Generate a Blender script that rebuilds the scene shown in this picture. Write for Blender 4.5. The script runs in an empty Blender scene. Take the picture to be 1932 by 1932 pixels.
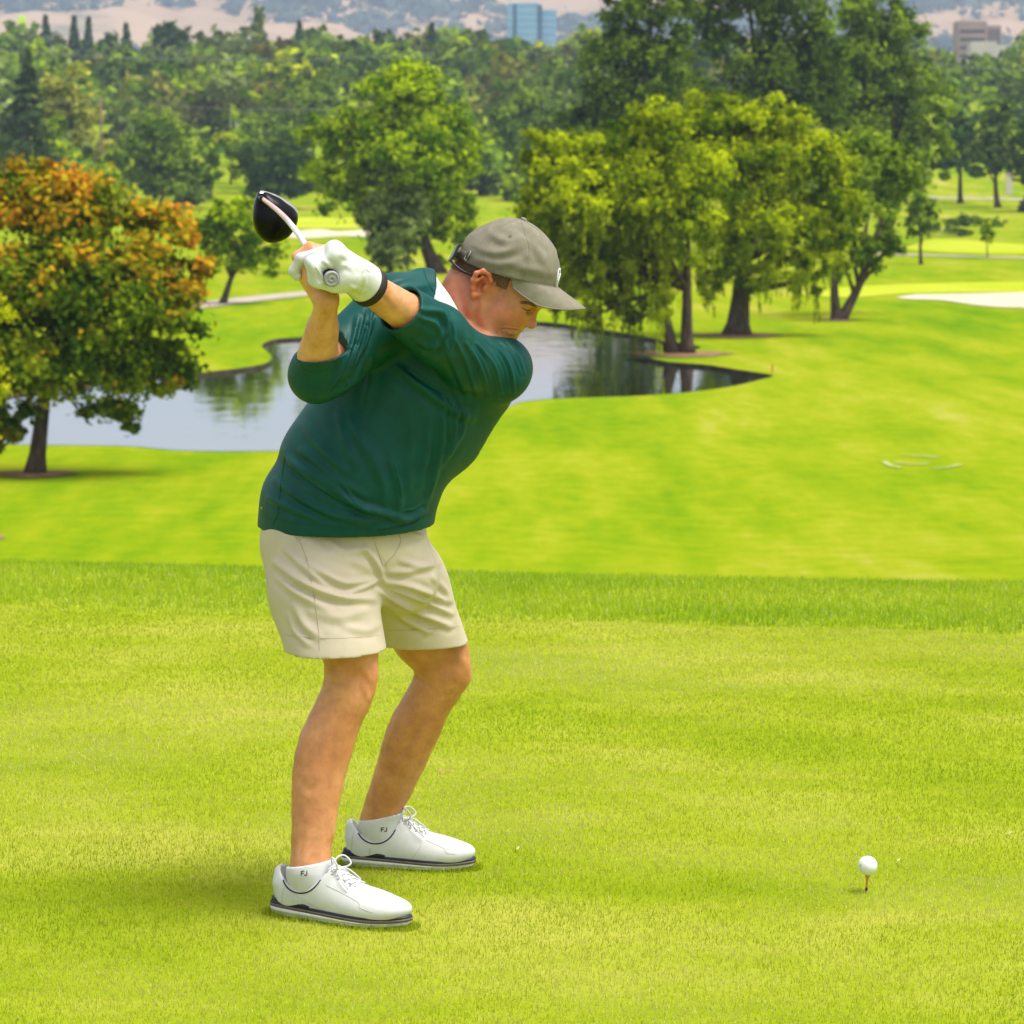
import bpy, bmesh, math, random
import numpy as np
from mathutils import Vector, Matrix, geometry
from mathutils.bvhtree import BVHTree

random.seed(11)
RNG = np.random.default_rng(11)
scene = bpy.context.scene
COL = scene.collection

# ------------------------------------------------------------------ camera
CAM = np.array([0.0, -7.5, 1.611])
FPX = 6600.0                      # focal length in units of a 1932 px wide frame
PITCH = math.atan(680.0 / FPX)
cam_data = bpy.data.cameras.new('camera')
cam_data.sensor_width = 36.0
cam_data.lens = 36.0 * FPX / 1932.0
cam_data.clip_end = 30000.0
cam_data.clip_start = 0.1
cam_data.dof.use_dof = True
cam_data.dof.focus_distance = 7.42
cam_data.dof.aperture_fstop = 13.0
cam = bpy.data.objects.new('camera', cam_data)
cam.location = CAM
cam.rotation_euler = (math.pi / 2 - PITCH, 0, 0)
COL.objects.link(cam)
scene.camera = cam

# ------------------------------------------------------------------ world, sun, exposure
SUN_EL, SUN_AZ = math.radians(68), math.radians(112)   # azimuth clockwise from +Y
world = bpy.data.worlds.new('World')
scene.world = world
world.use_nodes = True
wn = world.node_tree
wn.nodes.clear()
w_out = wn.nodes.new('ShaderNodeOutputWorld')
w_bg = wn.nodes.new('ShaderNodeBackground')
w_sky = wn.nodes.new('ShaderNodeTexSky')
w_sky.sky_type = 'NISHITA'
w_sky.sun_disc = False
w_sky.sun_elevation = SUN_EL
w_sky.sun_rotation = SUN_AZ
w_sky.air_density = 1.0
w_sky.dust_density = 2.5
w_hsv = wn.nodes.new('ShaderNodeHueSaturation')        # thin even cloud veil: less blue
w_hsv.inputs['Saturation'].default_value = 0.28
w_hsv.inputs['Value'].default_value = 1.15
w_bg.inputs['Strength'].default_value = 0.122
wn.links.new(w_sky.outputs[0], w_hsv.inputs['Color'])
wn.links.new(w_hsv.outputs[0], w_bg.inputs['Color'])
wn.links.new(w_bg.outputs[0], w_out.inputs['Surface'])

sun_data = bpy.data.lights.new('sun', 'SUN')
sun_data.energy = 2.9
sun_data.angle = math.radians(32)
sun_data.color = (1.0, 0.95, 0.86)
sun = bpy.data.objects.new('sun', sun_data)
sd = Vector((math.sin(SUN_AZ) * math.cos(SUN_EL), math.cos(SUN_AZ) * math.cos(SUN_EL), math.sin(SUN_EL)))
sun.rotation_euler = sd.to_track_quat('Z', 'Y').to_euler()
sun.location = (0, 0, 60)
COL.objects.link(sun)

scene.view_settings.view_transform = 'Standard'
scene.view_settings.look = 'None'
scene.view_settings.gamma = 1.0
scene.view_settings.use_curve_mapping = False
scene.view_settings.exposure = 0.70
scene.render.engine = 'CYCLES'
scene.cycles.use_denoising = True
scene.cycles.max_bounces = 7
scene.cycles.diffuse_bounces = 3
scene.cycles.glossy_bounces = 3
scene.cycles.transmission_bounces = 4
scene.cycles.volume_bounces = 0
scene.cycles.caustics_reflective = False
scene.cycles.caustics_refractive = False

# ------------------------------------------------------------------ picture <-> place helpers
_c, _s = math.cos(PITCH), math.sin(PITCH)
FWD = np.array([0, _c, -_s]); UPV = np.array([0, _s, _c]); RGT = np.array([1.0, 0, 0])

def ray(px, py):
    return FWD + (px - 966.0) / FPX * RGT + (966.0 - py) / FPX * UPV

def P(px, py, Y):                 # the point seen at (px, py) that lies at depth Y
    d = ray(px, py)
    return CAM + d * ((Y - CAM[1]) / d[1])

def G(px, py, z=0.0):             # the point seen at (px, py) on level ground z
    d = ray(px, py)
    return CAM + d * ((z - CAM[2]) / d[2])

def proj(v):
    r = v - CAM
    w = r @ FWD
    return 966.0 + FPX * (r @ RGT) / w, 966.0 - FPX * (r @ UPV) / w

def ppm(Y):                       # pixels per metre at depth Y
    return FPX / (Y - CAM[1])

# ------------------------------------------------------------------ object helpers
def tag(o, label=None, cat=None, group=None, kind=None):
    if label: o['label'] = label
    if cat: o['category'] = cat
    if group: o['group'] = group
    if kind: o['kind'] = kind
    return o

def link(name, me, parent=None, mats=()):
    o = bpy.data.objects.new(name, me)
    COL.objects.link(o)
    for m in (mats if isinstance(mats, (list, tuple)) else [mats]):
        if m is not None and m.name not in [x.name for x in me.materials if x]:
            me.materials.append(m)
    if parent is not None:
        o.parent = parent
        o.matrix_parent_inverse = Matrix.Translation(-Vector(parent.matrix_basis.translation)) if parent.parent is None and parent.type == 'EMPTY' else Matrix.Identity(4)
    return o

def empty(name, loc=(0, 0, 0)):
    o = bpy.data.objects.new(name, None)
    o.empty_display_size = 0.1
    o.location = loc
    COL.objects.link(o)
    return o

def mesh_np(name, verts, faces, smooth=True):
    """verts (n,3); faces (m,3) or (m,4) array, or list of such arrays"""
    me = bpy.data.meshes.new(name)
    verts = np.asarray(verts, np.float32)
    fl = faces if isinstance(faces, list) else [faces]
    fl = [np.asarray(f, np.int32) for f in fl if len(f)]
    nl = sum(f.size for f in fl); nf = sum(len(f) for f in fl)
    me.vertices.add(len(verts)); me.vertices.foreach_set('co', verts.ravel())
    me.loops.add(nl); me.polygons.add(nf)
    me.loops.foreach_set('vertex_index', np.concatenate([f.ravel() for f in fl]))
    tot = np.concatenate([np.full(len(f), f.shape[1], np.int32) for f in fl])
    start = np.concatenate([[0], np.cumsum(tot)[:-1]]).astype(np.int32)
    me.polygons.foreach_set('loop_start', start)
    me.polygons.foreach_set('loop_total', tot)
    me.polygons.foreach_set('use_smooth', np.full(nf, smooth))
    me.update(calc_edges=True)
    me.validate()
    return me

def set_col(me, cols, name='Col'):
    a = me.attributes.new(name, 'FLOAT_COLOR', 'POINT')
    c = np.ones((len(me.vertices), 4), np.float32); c[:, :3] = cols
    a.data.foreach_set('color', c.ravel())

class MB:
    """collects shapes into one mesh"""
    def __init__(self): self.v = []; self.f3 = []; self.f4 = []; self.n = 0
    def add(self, v, f):
        v = np.asarray(v, float); f = np.asarray(f, int)
        if len(f): (self.f3 if f.shape[1] == 3 else self.f4).append(f + self.n)
        self.v.append(v); self.n += len(v); return self
    def box(self, lo, hi):
        x0, y0, z0 = lo; x1, y1, z1 = hi
        v = [(x0,y0,z0),(x1,y0,z0),(x1,y1,z0),(x0,y1,z0),(x0,y0,z1),(x1,y0,z1),(x1,y1,z1),(x0,y1,z1)]
        return self.add(v, [(3,2,1,0),(4,5,6,7),(0,1,5,4),(1,2,6,5),(2,3,7,6),(3,0,4,7)])
    def tube(self, pts, rad, n=8, cap=True):
        v, f4, f3 = tube_np(pts, rad, n, cap)
        base = self.n
        self.add(v, f4)
        if len(f3): self.f3.append(np.asarray(f3) + base)
        return self
    def build(self, name, mat=None, parent=None, smooth=True):
        fl = []
        if self.f3: fl.append(np.concatenate(self.f3))
        if self.f4: fl.append(np.concatenate(self.f4))
        return link(name, mesh_np(name, np.concatenate(self.v), fl, smooth), parent, mat)

def tube_np(pts, rad, n=8, cap=True):
    pts = np.asarray(pts, float); m = len(pts)
    rad = np.broadcast_to(np.asarray(rad, float), (m,))
    tan = np.gradient(pts, axis=0); tan /= np.linalg.norm(tan, axis=1)[:, None] + 1e-12
    ref = np.array([0, 0, 1.0]) if abs(tan[0][2]) < 0.9 else np.array([1.0, 0, 0])
    v = []
    a = np.linspace(0, 2 * math.pi, n, endpoint=False)
    b = np.cross(tan[0], ref); b /= np.linalg.norm(b)
    for i in range(m):
        b = b - tan[i] * (b @ tan[i]); b /= np.linalg.norm(b) + 1e-12
        c = np.cross(tan[i], b)
        v.append(pts[i] + rad[i] * (np.cos(a)[:, None] * b + np.sin(a)[:, None] * c))
    v = np.concatenate(v)
    i = np.arange(m - 1)[:, None] * n; j = np.arange(n)[None]; k = (j + 1) % n
    f4 = np.stack([i + j, i + k, i + n + k, i + n + j], -1).reshape(-1, 4)
    f3 = []
    if cap:
        v = np.concatenate([v, pts[:1], pts[-1:]]); c0 = m * n; c1 = c0 + 1
        f3 = [(c0, (q + 1) % n, q) for q in range(n)] + [(c1, (m - 1) * n + q, (m - 1) * n + (q + 1) % n) for q in range(n)]
    return v, f4, f3

def spline(pts, n):
    """Catmull-Rom through pts, n samples per span"""
    p = np.asarray(pts, float)
    q = np.concatenate([[2 * p[0] - p[1]], p, [2 * p[-1] - p[-2]]])
    out = []
    for i in range(len(p) - 1):
        a, b, c, d = q[i:i + 4]
        for t in np.arange(n) / n:
            out.append(0.5 * (2 * b + (c - a) * t + (2 * a - 5 * b + 4 * c - d) * t * t + (3 * b - a - 3 * c + d) * t ** 3))
    out.append(p[-1])
    return np.array(out)

# ------------------------------------------------------------------ materials
def new_mat(name):
    m = bpy.data.materials.new(name); m.use_nodes = True
    nt = m.node_tree; b = nt.nodes.get('Principled BSDF')
    return m, nt, b

def N(nt, typ, **kw):
    n = nt.nodes.new(typ)
    for k, v in kw.items():
        if k.startswith('i_'):
            key = k[2:].replace('_', ' ')
            n.inputs[int(key) if key.isdigit() else key].default_value = v
        else: setattr(n, k, v)
    return n

def ramp(nt, stops, interp='LINEAR'):
    r = nt.nodes.new('ShaderNodeValToRGB'); r.color_ramp.interpolation = interp
    e = r.color_ramp.elements
    while len(e) < len(stops): e.new(0.5)
    for el, (p, c) in zip(e, stops): el.position = p; el.color = (*c, 1)
    return r

def noise_mat(name, c1, c2, scale=20, rough=0.6, bump=0.0, bscale=None, detail=4, spec=0.4, coord='Object', dist=0.002, metallic=0.0, sheen=0.0, stretch=None):
    m, nt, b = new_mat(name)
    tc = N(nt, 'ShaderNodeTexCoord')
    src = tc.outputs[coord]
    if stretch:
        mp = N(nt, 'ShaderNodeMapping'); mp.inputs['Scale'].default_value = stretch
        nt.links.new(src, mp.inputs['Vector']); src = mp.outputs[0]
    nz = N(nt, 'ShaderNodeTexNoise', i_Scale=scale, i_Detail=detail)
    nt.links.new(src, nz.inputs['Vector'])
    r = ramp(nt, [(0.3, c1), (0.7, c2)])
    nt.links.new(nz.outputs['Fac'], r.inputs[0]); nt.links.new(r.outputs[0], b.inputs['Base Color'])
    b.inputs['Roughness'].default_value = rough
    b.inputs['Specular IOR Level'].default_value = spec
    b.inputs['Metallic'].default_value = metallic
    if sheen: b.inputs['Sheen Weight'].default_value = sheen
    if bump:
        n2 = N(nt, 'ShaderNodeTexNoise', i_Scale=bscale or scale * 4, i_Detail=3.0)
        nt.links.new(tc.outputs[coord], n2.inputs['Vector'])
        bp = N(nt, 'ShaderNodeBump', i_Strength=bump, i_Distance=dist)
        nt.links.new(n2.outputs['Fac'], bp.inputs['Height']); nt.links.new(bp.outputs[0], b.inputs['Normal'])
    return m

# ------------------------------------------------------------------ implicit modelling (numpy)
class Field:
    """a signed-distance grid; shapes are blended in, then a mesh is drawn through zero"""
    def __init__(self, xs, ys, zs):
        self.ax = [np.asarray(a, np.float32) for a in (xs, ys, zs)]
        self.V = np.full([len(a) for a in self.ax], 0.5, np.float32)
    def sl(self, lo, hi, pad):
        s = []
        for a, l, h in zip(self.ax, lo, hi):
            i = max(0, np.searchsorted(a, l - pad)); j = min(len(a), np.searchsorted(a, h + pad) + 1)
            s.append(slice(i, max(i, j)))
        return tuple(s)
    def pts(self, s):
        return (self.ax[0][s[0]][:, None, None], self.ax[1][s[1]][None, :, None], self.ax[2][s[2]][None, None, :])
    def put(self, s, d, k, op):
        a = self.V[s]
        if op == 'sub': a = -a
        if k > 0:
            h = np.maximum(k - np.abs(a - d), 0) / k
            r = np.minimum(a, d) - h * h * k * 0.25
        else: r = np.minimum(a, d)
        self.V[s] = -r if op == 'sub' else r
    def cone(self, a, b, r1, r2=None, k=0.02, op='add', flat=None):
        """rounded cone a->b; flat=(vector, factor) squashes it along that vector"""
        r2 = r1 if r2 is None else r2
        a = np.asarray(a, float); b = np.asarray(b, float); R = max(r1, r2)
        fac = max(1.0, flat[1]) if flat else 1.0
        s = self.sl(np.minimum(a, b) - R * fac, np.maximum(a, b) + R * fac, k + 0.012)
        x, y, z = self.pts(s)
        if x.size * y.size * z.size == 0: return self
        d = b - a; L = float(d @ d) + 1e-12
        px, py, pz = x - a[0], y - a[1], z - a[2]
        t = np.clip((px * d[0] + py * d[1] + pz * d[2]) / L, 0, 1)
        wx, wy, wz = px - t * d[0], py - t * d[1], pz - t * d[2]
        q = wx * wx + wy * wy + wz * wz
        if flat:
            n = np.asarray(flat[0], float); n = n / np.linalg.norm(n)
            c = wx * n[0] + wy * n[1] + wz * n[2]
            q = q + c * c * (1.0 / flat[1] ** 2 - 1.0)
        self.put(s, np.sqrt(q) - (r1 + (r2 - r1) * t), k, op)
        return self
    def chain(self, pts, rads, k=0.02, op='add', flat=None):
        for i in range(len(pts) - 1): self.cone(pts[i], pts[i + 1], rads[i], rads[i + 1], k, op, flat)
        return self
    def ell(self, c, r, frame=None, k=0.02, op='add'):
        """ellipsoid with radii r along the rows of frame"""
        c = np.asarray(c, float); r = np.asarray(r, float)
        Fm = np.eye(3) if frame is None else np.asarray(frame, float)
        R = np.sqrt(((Fm * r[:, None]) ** 2).sum(0))
        s = self.sl(c - R, c + R, k + 0.012)
        x, y, z = self.pts(s)
        if x.size * y.size * z.size == 0: return self
        x, y, z = x - c[0], y - c[1], z - c[2]
        k0 = 0; k1 = 0
        for i in range(3):
            q = x * Fm[i][0] + y * Fm[i][1] + z * Fm[i][2]
            k0 = k0 + (q / r[i]) ** 2; k1 = k1 + (q / r[i] ** 2) ** 2
        k0 = np.sqrt(k0); k1 = np.sqrt(k1) + 1e-6
        self.put(s, (k0 * (k0 - 1) / k1).astype(np.float32), k, op)
        return self
    def cut(self, p, n, k=0.0, lo=None, hi=None):
        """removes what lies on the +n side of the plane through p (inside the box lo..hi)"""
        s = (slice(None),) * 3 if lo is None else self.sl(lo, hi, 0)
        x, y, z = self.pts(s)
        n = np.asarray(n, float); n = n / np.linalg.norm(n)
        d = (x - p[0]) * n[0] + (y - p[1]) * n[1] + (z - p[2]) * n[2]
        self.put(s, np.broadcast_to(-d, self.V[s].shape), k, 'sub')
        return self
    def mesh(self, iso=0.0, smooth=2):
        V = self.V - iso
        ins = V < 0
        A = ins[:-1, :-1, :-1]
        cnt = np.zeros(A.shape, np.uint8)
        for i in (0, 1):
            for j in (0, 1):
                for k in (0, 1):
                    cnt += ins[i:i + A.shape[0], j:j + A.shape[1], k:k + A.shape[2]]
        act = (cnt > 0) & (cnt < 8)
        idx = np.argwhere(act)
        cid = np.full(A.shape, -1, np.int32); cid[act] = np.arange(len(idx))
        C = [(i, j, k) for i in (0, 1) for j in (0, 1) for k in (0, 1)]
        val = np.stack([V[idx[:, 0] + i, idx[:, 1] + j, idx[:, 2] + k] for i, j, k in C], 1)
        acc = np.zeros((len(idx), 3)); num = np.zeros(len(idx))
        for a in range(8):
            for b in range(a + 1, 8):
                ca, cb = np.array(C[a]), np.array(C[b])
                if np.abs(ca - cb).sum() != 1: continue
                va, vb = val[:, a], val[:, b]
                m = (va < 0) != (vb < 0)
                t = va[m] / (va[m] - vb[m])
                acc[m] += ca + t[:, None] * (cb - ca); num[m] += 1
        loc = acc / num[:, None]
        co = np.zeros((len(idx), 3))
        for d in range(3):
            a = self.ax[d].astype(float); i = idx[:, d]
            co[:, d] = a[i] + loc[:, d] * (a[i + 1] - a[i])
        F = []
        for d in range(3):
            e = [0, 0, 0]; e[d] = 1
            n = ins.shape
            a0 = ins[:n[0] - e[0], :n[1] - e[1], :n[2] - e[2]]; a1 = ins[e[0]:, e[1]:, e[2]:]
            q = np.argwhere(a0 != a1)
            u, w = (d + 1) % 3, (d + 2) % 3
            q = q[(q[:, u] > 0) & (q[:, w] > 0) & (q[:, u] < n[u] - 1) & (q[:, w] < n[w] - 1)]
            flip = a0[q[:, 0], q[:, 1], q[:, 2]]
            def cell(du, dw):
                r = q.copy(); r[:, u] -= du; r[:, w] -= dw
                return cid[r[:, 0], r[:, 1], r[:, 2]]
            f = np.stack([cell(1, 1), cell(0, 1), cell(0, 0), cell(1, 0)], 1)
            f[~flip] = f[~flip][:, ::-1]
            F.append(f)
        F = np.concatenate(F)
        F = F[(F >= 0).all(1)]
        if smooth: co = relax(co, F, smooth)
        return co, F

def relax(co, F, it=2, lam=0.5):
    e = np.concatenate([F[:, [i, (i + 1) % F.shape[1]]] for i in range(F.shape[1])])
    e = np.concatenate([e, e[:, ::-1]])
    n = len(co); deg = np.bincount(e[:, 0], minlength=n).astype(float) + 1e-9
    for i in range(it * 2):
        l = lam if i % 2 == 0 else -lam * 0.98
        s = np.stack([np.bincount(e[:, 0], weights=co[e[:, 1], d], minlength=n) for d in range(3)], 1)
        co = co + l * (s / deg[:, None] - co)
    return co

def vnormals(co, F):
    a, b, c, d = (co[F[:, i]] for i in range(4))
    fn = np.cross(c - a, d - b)
    n = np.zeros_like(co)
    for i in range(4):
        for k in range(3): n[:, k] += np.bincount(F[:, i], weights=fn[:, k], minlength=len(co))
    return n / (np.linalg.norm(n, axis=1)[:, None] + 1e-12)

def segdist(qx, qy, poly):
    """distance of points to a 2-D polyline, and the place along it 0..1"""
    best = np.full(len(qx), 1e9); par = np.zeros(len(qx)); sgn = np.zeros(len(qx))
    L = np.concatenate([[0], np.cumsum(np.linalg.norm(np.diff(poly, axis=0), axis=1))])
    for i in range(len(poly) - 1):
        a, b = poly[i], poly[i + 1]; d = b - a; l2 = d @ d + 1e-9
        t = np.clip(((qx - a[0]) * d[0] + (qy - a[1]) * d[1]) / l2, 0, 1)
        ex, ey = qx - a[0] - t * d[0], qy - a[1] - t * d[1]
        r = np.hypot(ex, ey); m = r < best
        best[m] = r[m]; par[m] = (L[i] + t[m] * math.sqrt(l2))/ L[-1]
        sgn[m] = np.sign(d[0] * ey - d[1] * ex)[m]
    return best, par, sgn

def folds(co, F, strokes, sharp=0.9):
    """raises cloth folds: strokes = (points as seen, width px, height m); only on the side that faces us"""
    n = vnormals(co, F)
    view = CAM - co; view /= np.linalg.norm(view, axis=1)[:, None]
    face = np.clip((n * view).sum(1) * 2.2 - 0.1, 0, 1)
    qx, qy = proj(co)
    disp = np.zeros(len(co))
    for pts, w, h in strokes:
        poly = spline(pts, 5) if len(pts) > 2 else np.asarray(pts, float)
        m = (qx > poly[:, 0].min() - 4 * w) & (qx < poly[:, 0].max() + 4 * w) & (qy > poly[:, 1].min() - 4 * w) & (qy < poly[:, 1].max() + 4 * w) & (face > 0)
        i = np.where(m)[0]
        if not len(i): continue
        r, t, s = segdist(qx[i], qy[i], poly)
        amp = np.sqrt(np.clip(np.sin(math.pi * np.clip(t * 0.9 + 0.05, 0, 1)), 0, 1))
        rr = r * s / (w * sharp)
        prof = np.exp(-rr ** 2) - 0.55 * np.exp(-(rr - 1.7) ** 2) - 0.25 * np.exp(-(rr + 1.9) ** 2)
        disp[i] += 1.35 * h * amp * prof * face[i]
    return co + n * disp[:, None]

def body_part(name, fld, parent, mat, smooth=2, strokes=None, post=None, iso=0.0, sharp=0.9):
    co, F = fld.mesh(iso, smooth)
    if strokes: co = folds(co, F, strokes, sharp)
    if post: co = post(co, F)
    o = link(name, mesh_np(name, co, F), parent, mat)
    return o, co, F

def axis(lo, hi, h):
    return np.arange(lo, hi + h, h)

def mixed_axis(lo, hi, h, flo, fhi, fh):
    """coarse steps h with fine steps fh between flo and fhi"""
    return np.concatenate([np.arange(lo, flo, h), np.arange(flo, fhi, fh), np.arange(fhi, hi + h, h)])

class Surf:
    """lets small trim be laid on a finished surface"""
    def __init__(self, co, F):
        self.co = co; self.bvh = BVHTree.FromPolygons([tuple(v) for v in co], [tuple(int(i) for i in f) for f in F])
    def hit(self, px, py):
        d = Vector(ray(px, py)).normalized()
        h = self.bvh.ray_cast(Vector(CAM), d)
        if h[0] is None: return None, None
        return np.array(h[0]), np.array(h[1])

def lay(surf, pts, w, h=0.0006, n=4, taper=False):
    """a thin raised strip following the surface along a line as seen; w = width in metres"""
    poly = spline(pts, n) if len(pts) > 2 else np.array([np.array(pts[0]) + (np.array(pts[1]) - np.array(pts[0])) * t for t in np.linspace(0, 1, 6)])
    c, nn = [], []
    for q in poly:
        a, b = surf.hit(*q)
        if a is None: continue
        if np.dot(b, CAM - a) < 0: b = -b
        c.append(a); nn.append(b)
    if len(c) < 2: return None
    c = np.array(c); nn = np.array(nn)
    for _ in range(2): nn[1:-1] = (nn[:-2] + nn[1:-1] + nn[2:]); nn /= np.linalg.norm(nn, axis=1)[:, None]
    t = np.gradient(c, axis=0); t /= np.linalg.norm(t, axis=1)[:, None] + 1e-12
    s = np.cross(nn, t)
    ww = np.full(len(c), w / 2)
    if taper: ww = ww * np.sqrt(np.clip(np.sin(np.linspace(0.08, math.pi - 0.08, len(c))), 0.05, 1))
    v = np.concatenate([c - s * ww[:, None] - nn * 0.0006, c - s * ww[:, None] * 0.6 + nn * h, c + s * ww[:, None] * 0.6 + nn * h, c + s * ww[:, None] - nn * 0.0006])
    m = len(c); f = []
    for k in range(3):
        for i in range(m - 1): f.append((k * m + i, k * m + i + 1, (k + 1) * m + i + 1, (k + 1) * m + i))
    return v, np.array(f)

def trim(name, surf, lines, w, mat, parent, h=0.0006, taper=False):
    out = []
    for l in lines:
        r = lay(surf, l, w, h, taper=taper)
        if r: out.append(MB().add(*r).build(name, mat, parent))
    return out
# ================================================================== ground
FZ = -8.0                                   # the fairway lies 8 m below the tee
WZ = -8.13                                  # pond level
def sstep(t): t = np.clip(t, 0, 1); return t * t * (3 - 2 * t)
def hgt(x, y):
    x = np.asarray(x, float); y = np.asarray(y, float)
    und = 0.42 * np.sin(x * 0.075 + y * 0.05) * np.sin(y * 0.085 - x * 0.03) + 0.12 * np.sin(x * 0.31 - y * 0.12)
    und = und * sstep((y - 40) / 25) * (1 - sstep((y - 74) / 20))
    return FZ + und * 0.8 + 34.0 * sstep((y - 430) / 760.0) + 9.0 * sstep((y - 1100) / 1500.0)
def rim(x): return 5.65 - 0.14 * x
def mown(x): return 4.46 - 0.19 * x + 0.05 * np.sin(x * 2.3) + 0.03 * np.sin(x * 6.1)
def tee_z(x, y):
    x = np.asarray(x, float); y = np.asarray(y, float)
    d = np.maximum(0, y - rim(x) + 0.25)
    fall = np.where(d < 1.2, 0.12 * d * d, 0.1728 + 0.288 * (d - 1.2))
    side = 0.03 * np.maximum(0, np.abs(x) - 7.0) ** 2 + 0.02 * np.maximum(0, -y - 13.0) ** 2
    rough = 0.012 * sstep((y - mown(x)) / 0.15)
    z = rough - fall - side + 0.010 * np.sin(x * 0.9 + 0.5) * np.sin(y * 0.7)
    return np.maximum(z, FZ - 1.2)
def spot(px, py):
    """where the line of sight through (px, py) meets the land beyond the tee"""
    d = ray(px, py)
    lo, hi = 40.0, 3000.0
    t = np.geomspace(lo, hi, 4000)
    p = CAM[:, None] + d[:, None] * t
    g = p[2] - hgt(p[0], p[1])
    i = int(np.argmax(g < 0)) or len(t) - 1
    q = CAM + d * t[i]; q[2] = float(hgt(q[0], q[1]))
    return q

def grass_material(name, cols, patch=0.05, streak=(0.02, 0.09, 1), streak_rot=0.3, speck=3.0, speck_amt=0.25, bump=0.0, pstretch=1.0):
    """mown turf: broad tone patches, drawn-out mowing streaks, fine specks"""
    m, nt, b = new_mat(name)
    tc = N(nt, 'ShaderNodeTexCoord')
    m0 = N(nt, 'ShaderNodeMapping'); m0.inputs['Scale'].default_value = (1.0, pstretch, 1); m0.inputs['Rotation'].default_value = (0, 0, streak_rot * 0.5)
    nt.links.new(tc.outputs['Object'], m0.inputs['Vector'])
    n1 = N(nt, 'ShaderNodeTexNoise', i_Scale=patch, i_Detail=4.0, i_Roughness=0.6); nt.links.new(m0.outputs[0], n1.inputs['Vector'])
    mp = N(nt, 'ShaderNodeMapping'); mp.inputs['Scale'].default_value = streak; mp.inputs['Rotation'].default_value = (0, 0, streak_rot)
    nt.links.new(tc.outputs['Object'], mp.inputs['Vector'])
    n2 = N(nt, 'ShaderNodeTexNoise', i_Scale=1.0, i_Detail=5.0, i_Roughness=0.65); nt.links.new(mp.outputs[0], n2.inputs['Vector'])
    n3 = N(nt, 'ShaderNodeTexNoise', i_Scale=speck, i_Detail=4.0, i_Roughness=0.7); nt.links.new(tc.outputs['Object'], n3.inputs['Vector'])
    a = N(nt, 'ShaderNodeMath', operation='MULTIPLY', i_1=0.95); nt.links.new(n1.outputs['Fac'], a.inputs[0])
    c = N(nt, 'ShaderNodeMath', operation='MULTIPLY_ADD', i_1=0.95 ); nt.links.new(n2.outputs['Fac'], c.inputs[0]); nt.links.new(a.outputs[0], c.inputs[2])
    d = N(nt, 'ShaderNodeMath', operation='MULTIPLY_ADD', i_1=speck_amt); nt.links.new(n3.outputs['Fac'], d.inputs[0]); nt.links.new(c.outputs[0], d.inputs[2])
    e = N(nt, 'ShaderNodeMath', operation='SUBTRACT', i_1=0.45 + speck_amt * 0.5); nt.links.new(d.outputs[0], e.inputs[0])
    r = ramp(nt, cols); nt.links.new(e.outputs[0], r.inputs[0]); nt.links.new(r.outputs[0], b.inputs['Base Color'])
    b.inputs['Roughness'].default_value = 1.0
    b.inputs['Specular IOR Level'].default_value = 0.0
    if bump:
        bp = N(nt, 'ShaderNodeBump', i_Strength=bump, i_Distance=0.05); nt.links.new(n3.outputs['Fac'], bp.inputs['Height']); nt.links.new(bp.outputs[0], b.inputs['Normal'])
    return m
M_FAIRWAY = grass_material('fairway_turf', [(0.15, (0.092, 0.198, 0.003)), (0.34, (0.148, 0.242, 0.004)), (0.50, (0.208, 0.274, 0.006)), (0.64, (0.262, 0.296, 0.014)), (0.76, (0.315, 0.320, 0.050)), (0.90, (0.40, 0.365, 0.115))], patch=0.085, pstretch=0.30, streak=(0.40, 0.06, 1), streak_rot=0.9, speck=1.0, speck_amt=0.6)
M_TEEBASE = grass_material('tee_thatch', [(0.25, (0.17, 0.25, 0.006)), (0.5, (0.25, 0.31, 0.015)), (0.8, (0.36, 0.36, 0.06))], patch=0.9, streak=(0.8, 1.6, 1), speck=60.0, speck_amt=0.4)
M_GREEN = grass_material('putting_green_turf', [(0.3, (0.30, 0.38, 0.01)), (0.6, (0.38, 0.43, 0.03)), (0.8, (0.42, 0.45, 0.06))], patch=0.06, streak=(0.05, 0.05, 1), speck=2.0)
M_SAND = noise_mat('bunker_sand', (0.50, 0.42, 0.30), (0.60, 0.52, 0.40), scale=0.8, rough=1.0, bump=0.4, bscale=1.5, spec=0.0, dist=0.1)
M_PATH = noise_mat('cart_path_concrete', (0.34, 0.29, 0.23), (0.44, 0.38, 0.31), scale=0.9, rough=1.0, spec=0.05)
M_DIRT = noise_mat('bare_soil', (0.20, 0.12, 0.065), (0.30, 0.19, 0.11), scale=2.5, rough=1.0, spec=0.0)
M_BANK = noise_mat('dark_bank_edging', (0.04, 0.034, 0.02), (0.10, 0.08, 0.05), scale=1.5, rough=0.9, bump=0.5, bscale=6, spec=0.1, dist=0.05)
M_CHALK = noise_mat('white_turf_paint', (0.26, 0.31, 0.03), (0.44, 0.48, 0.24), scale=3, rough=1.0, spec=0.0)
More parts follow.
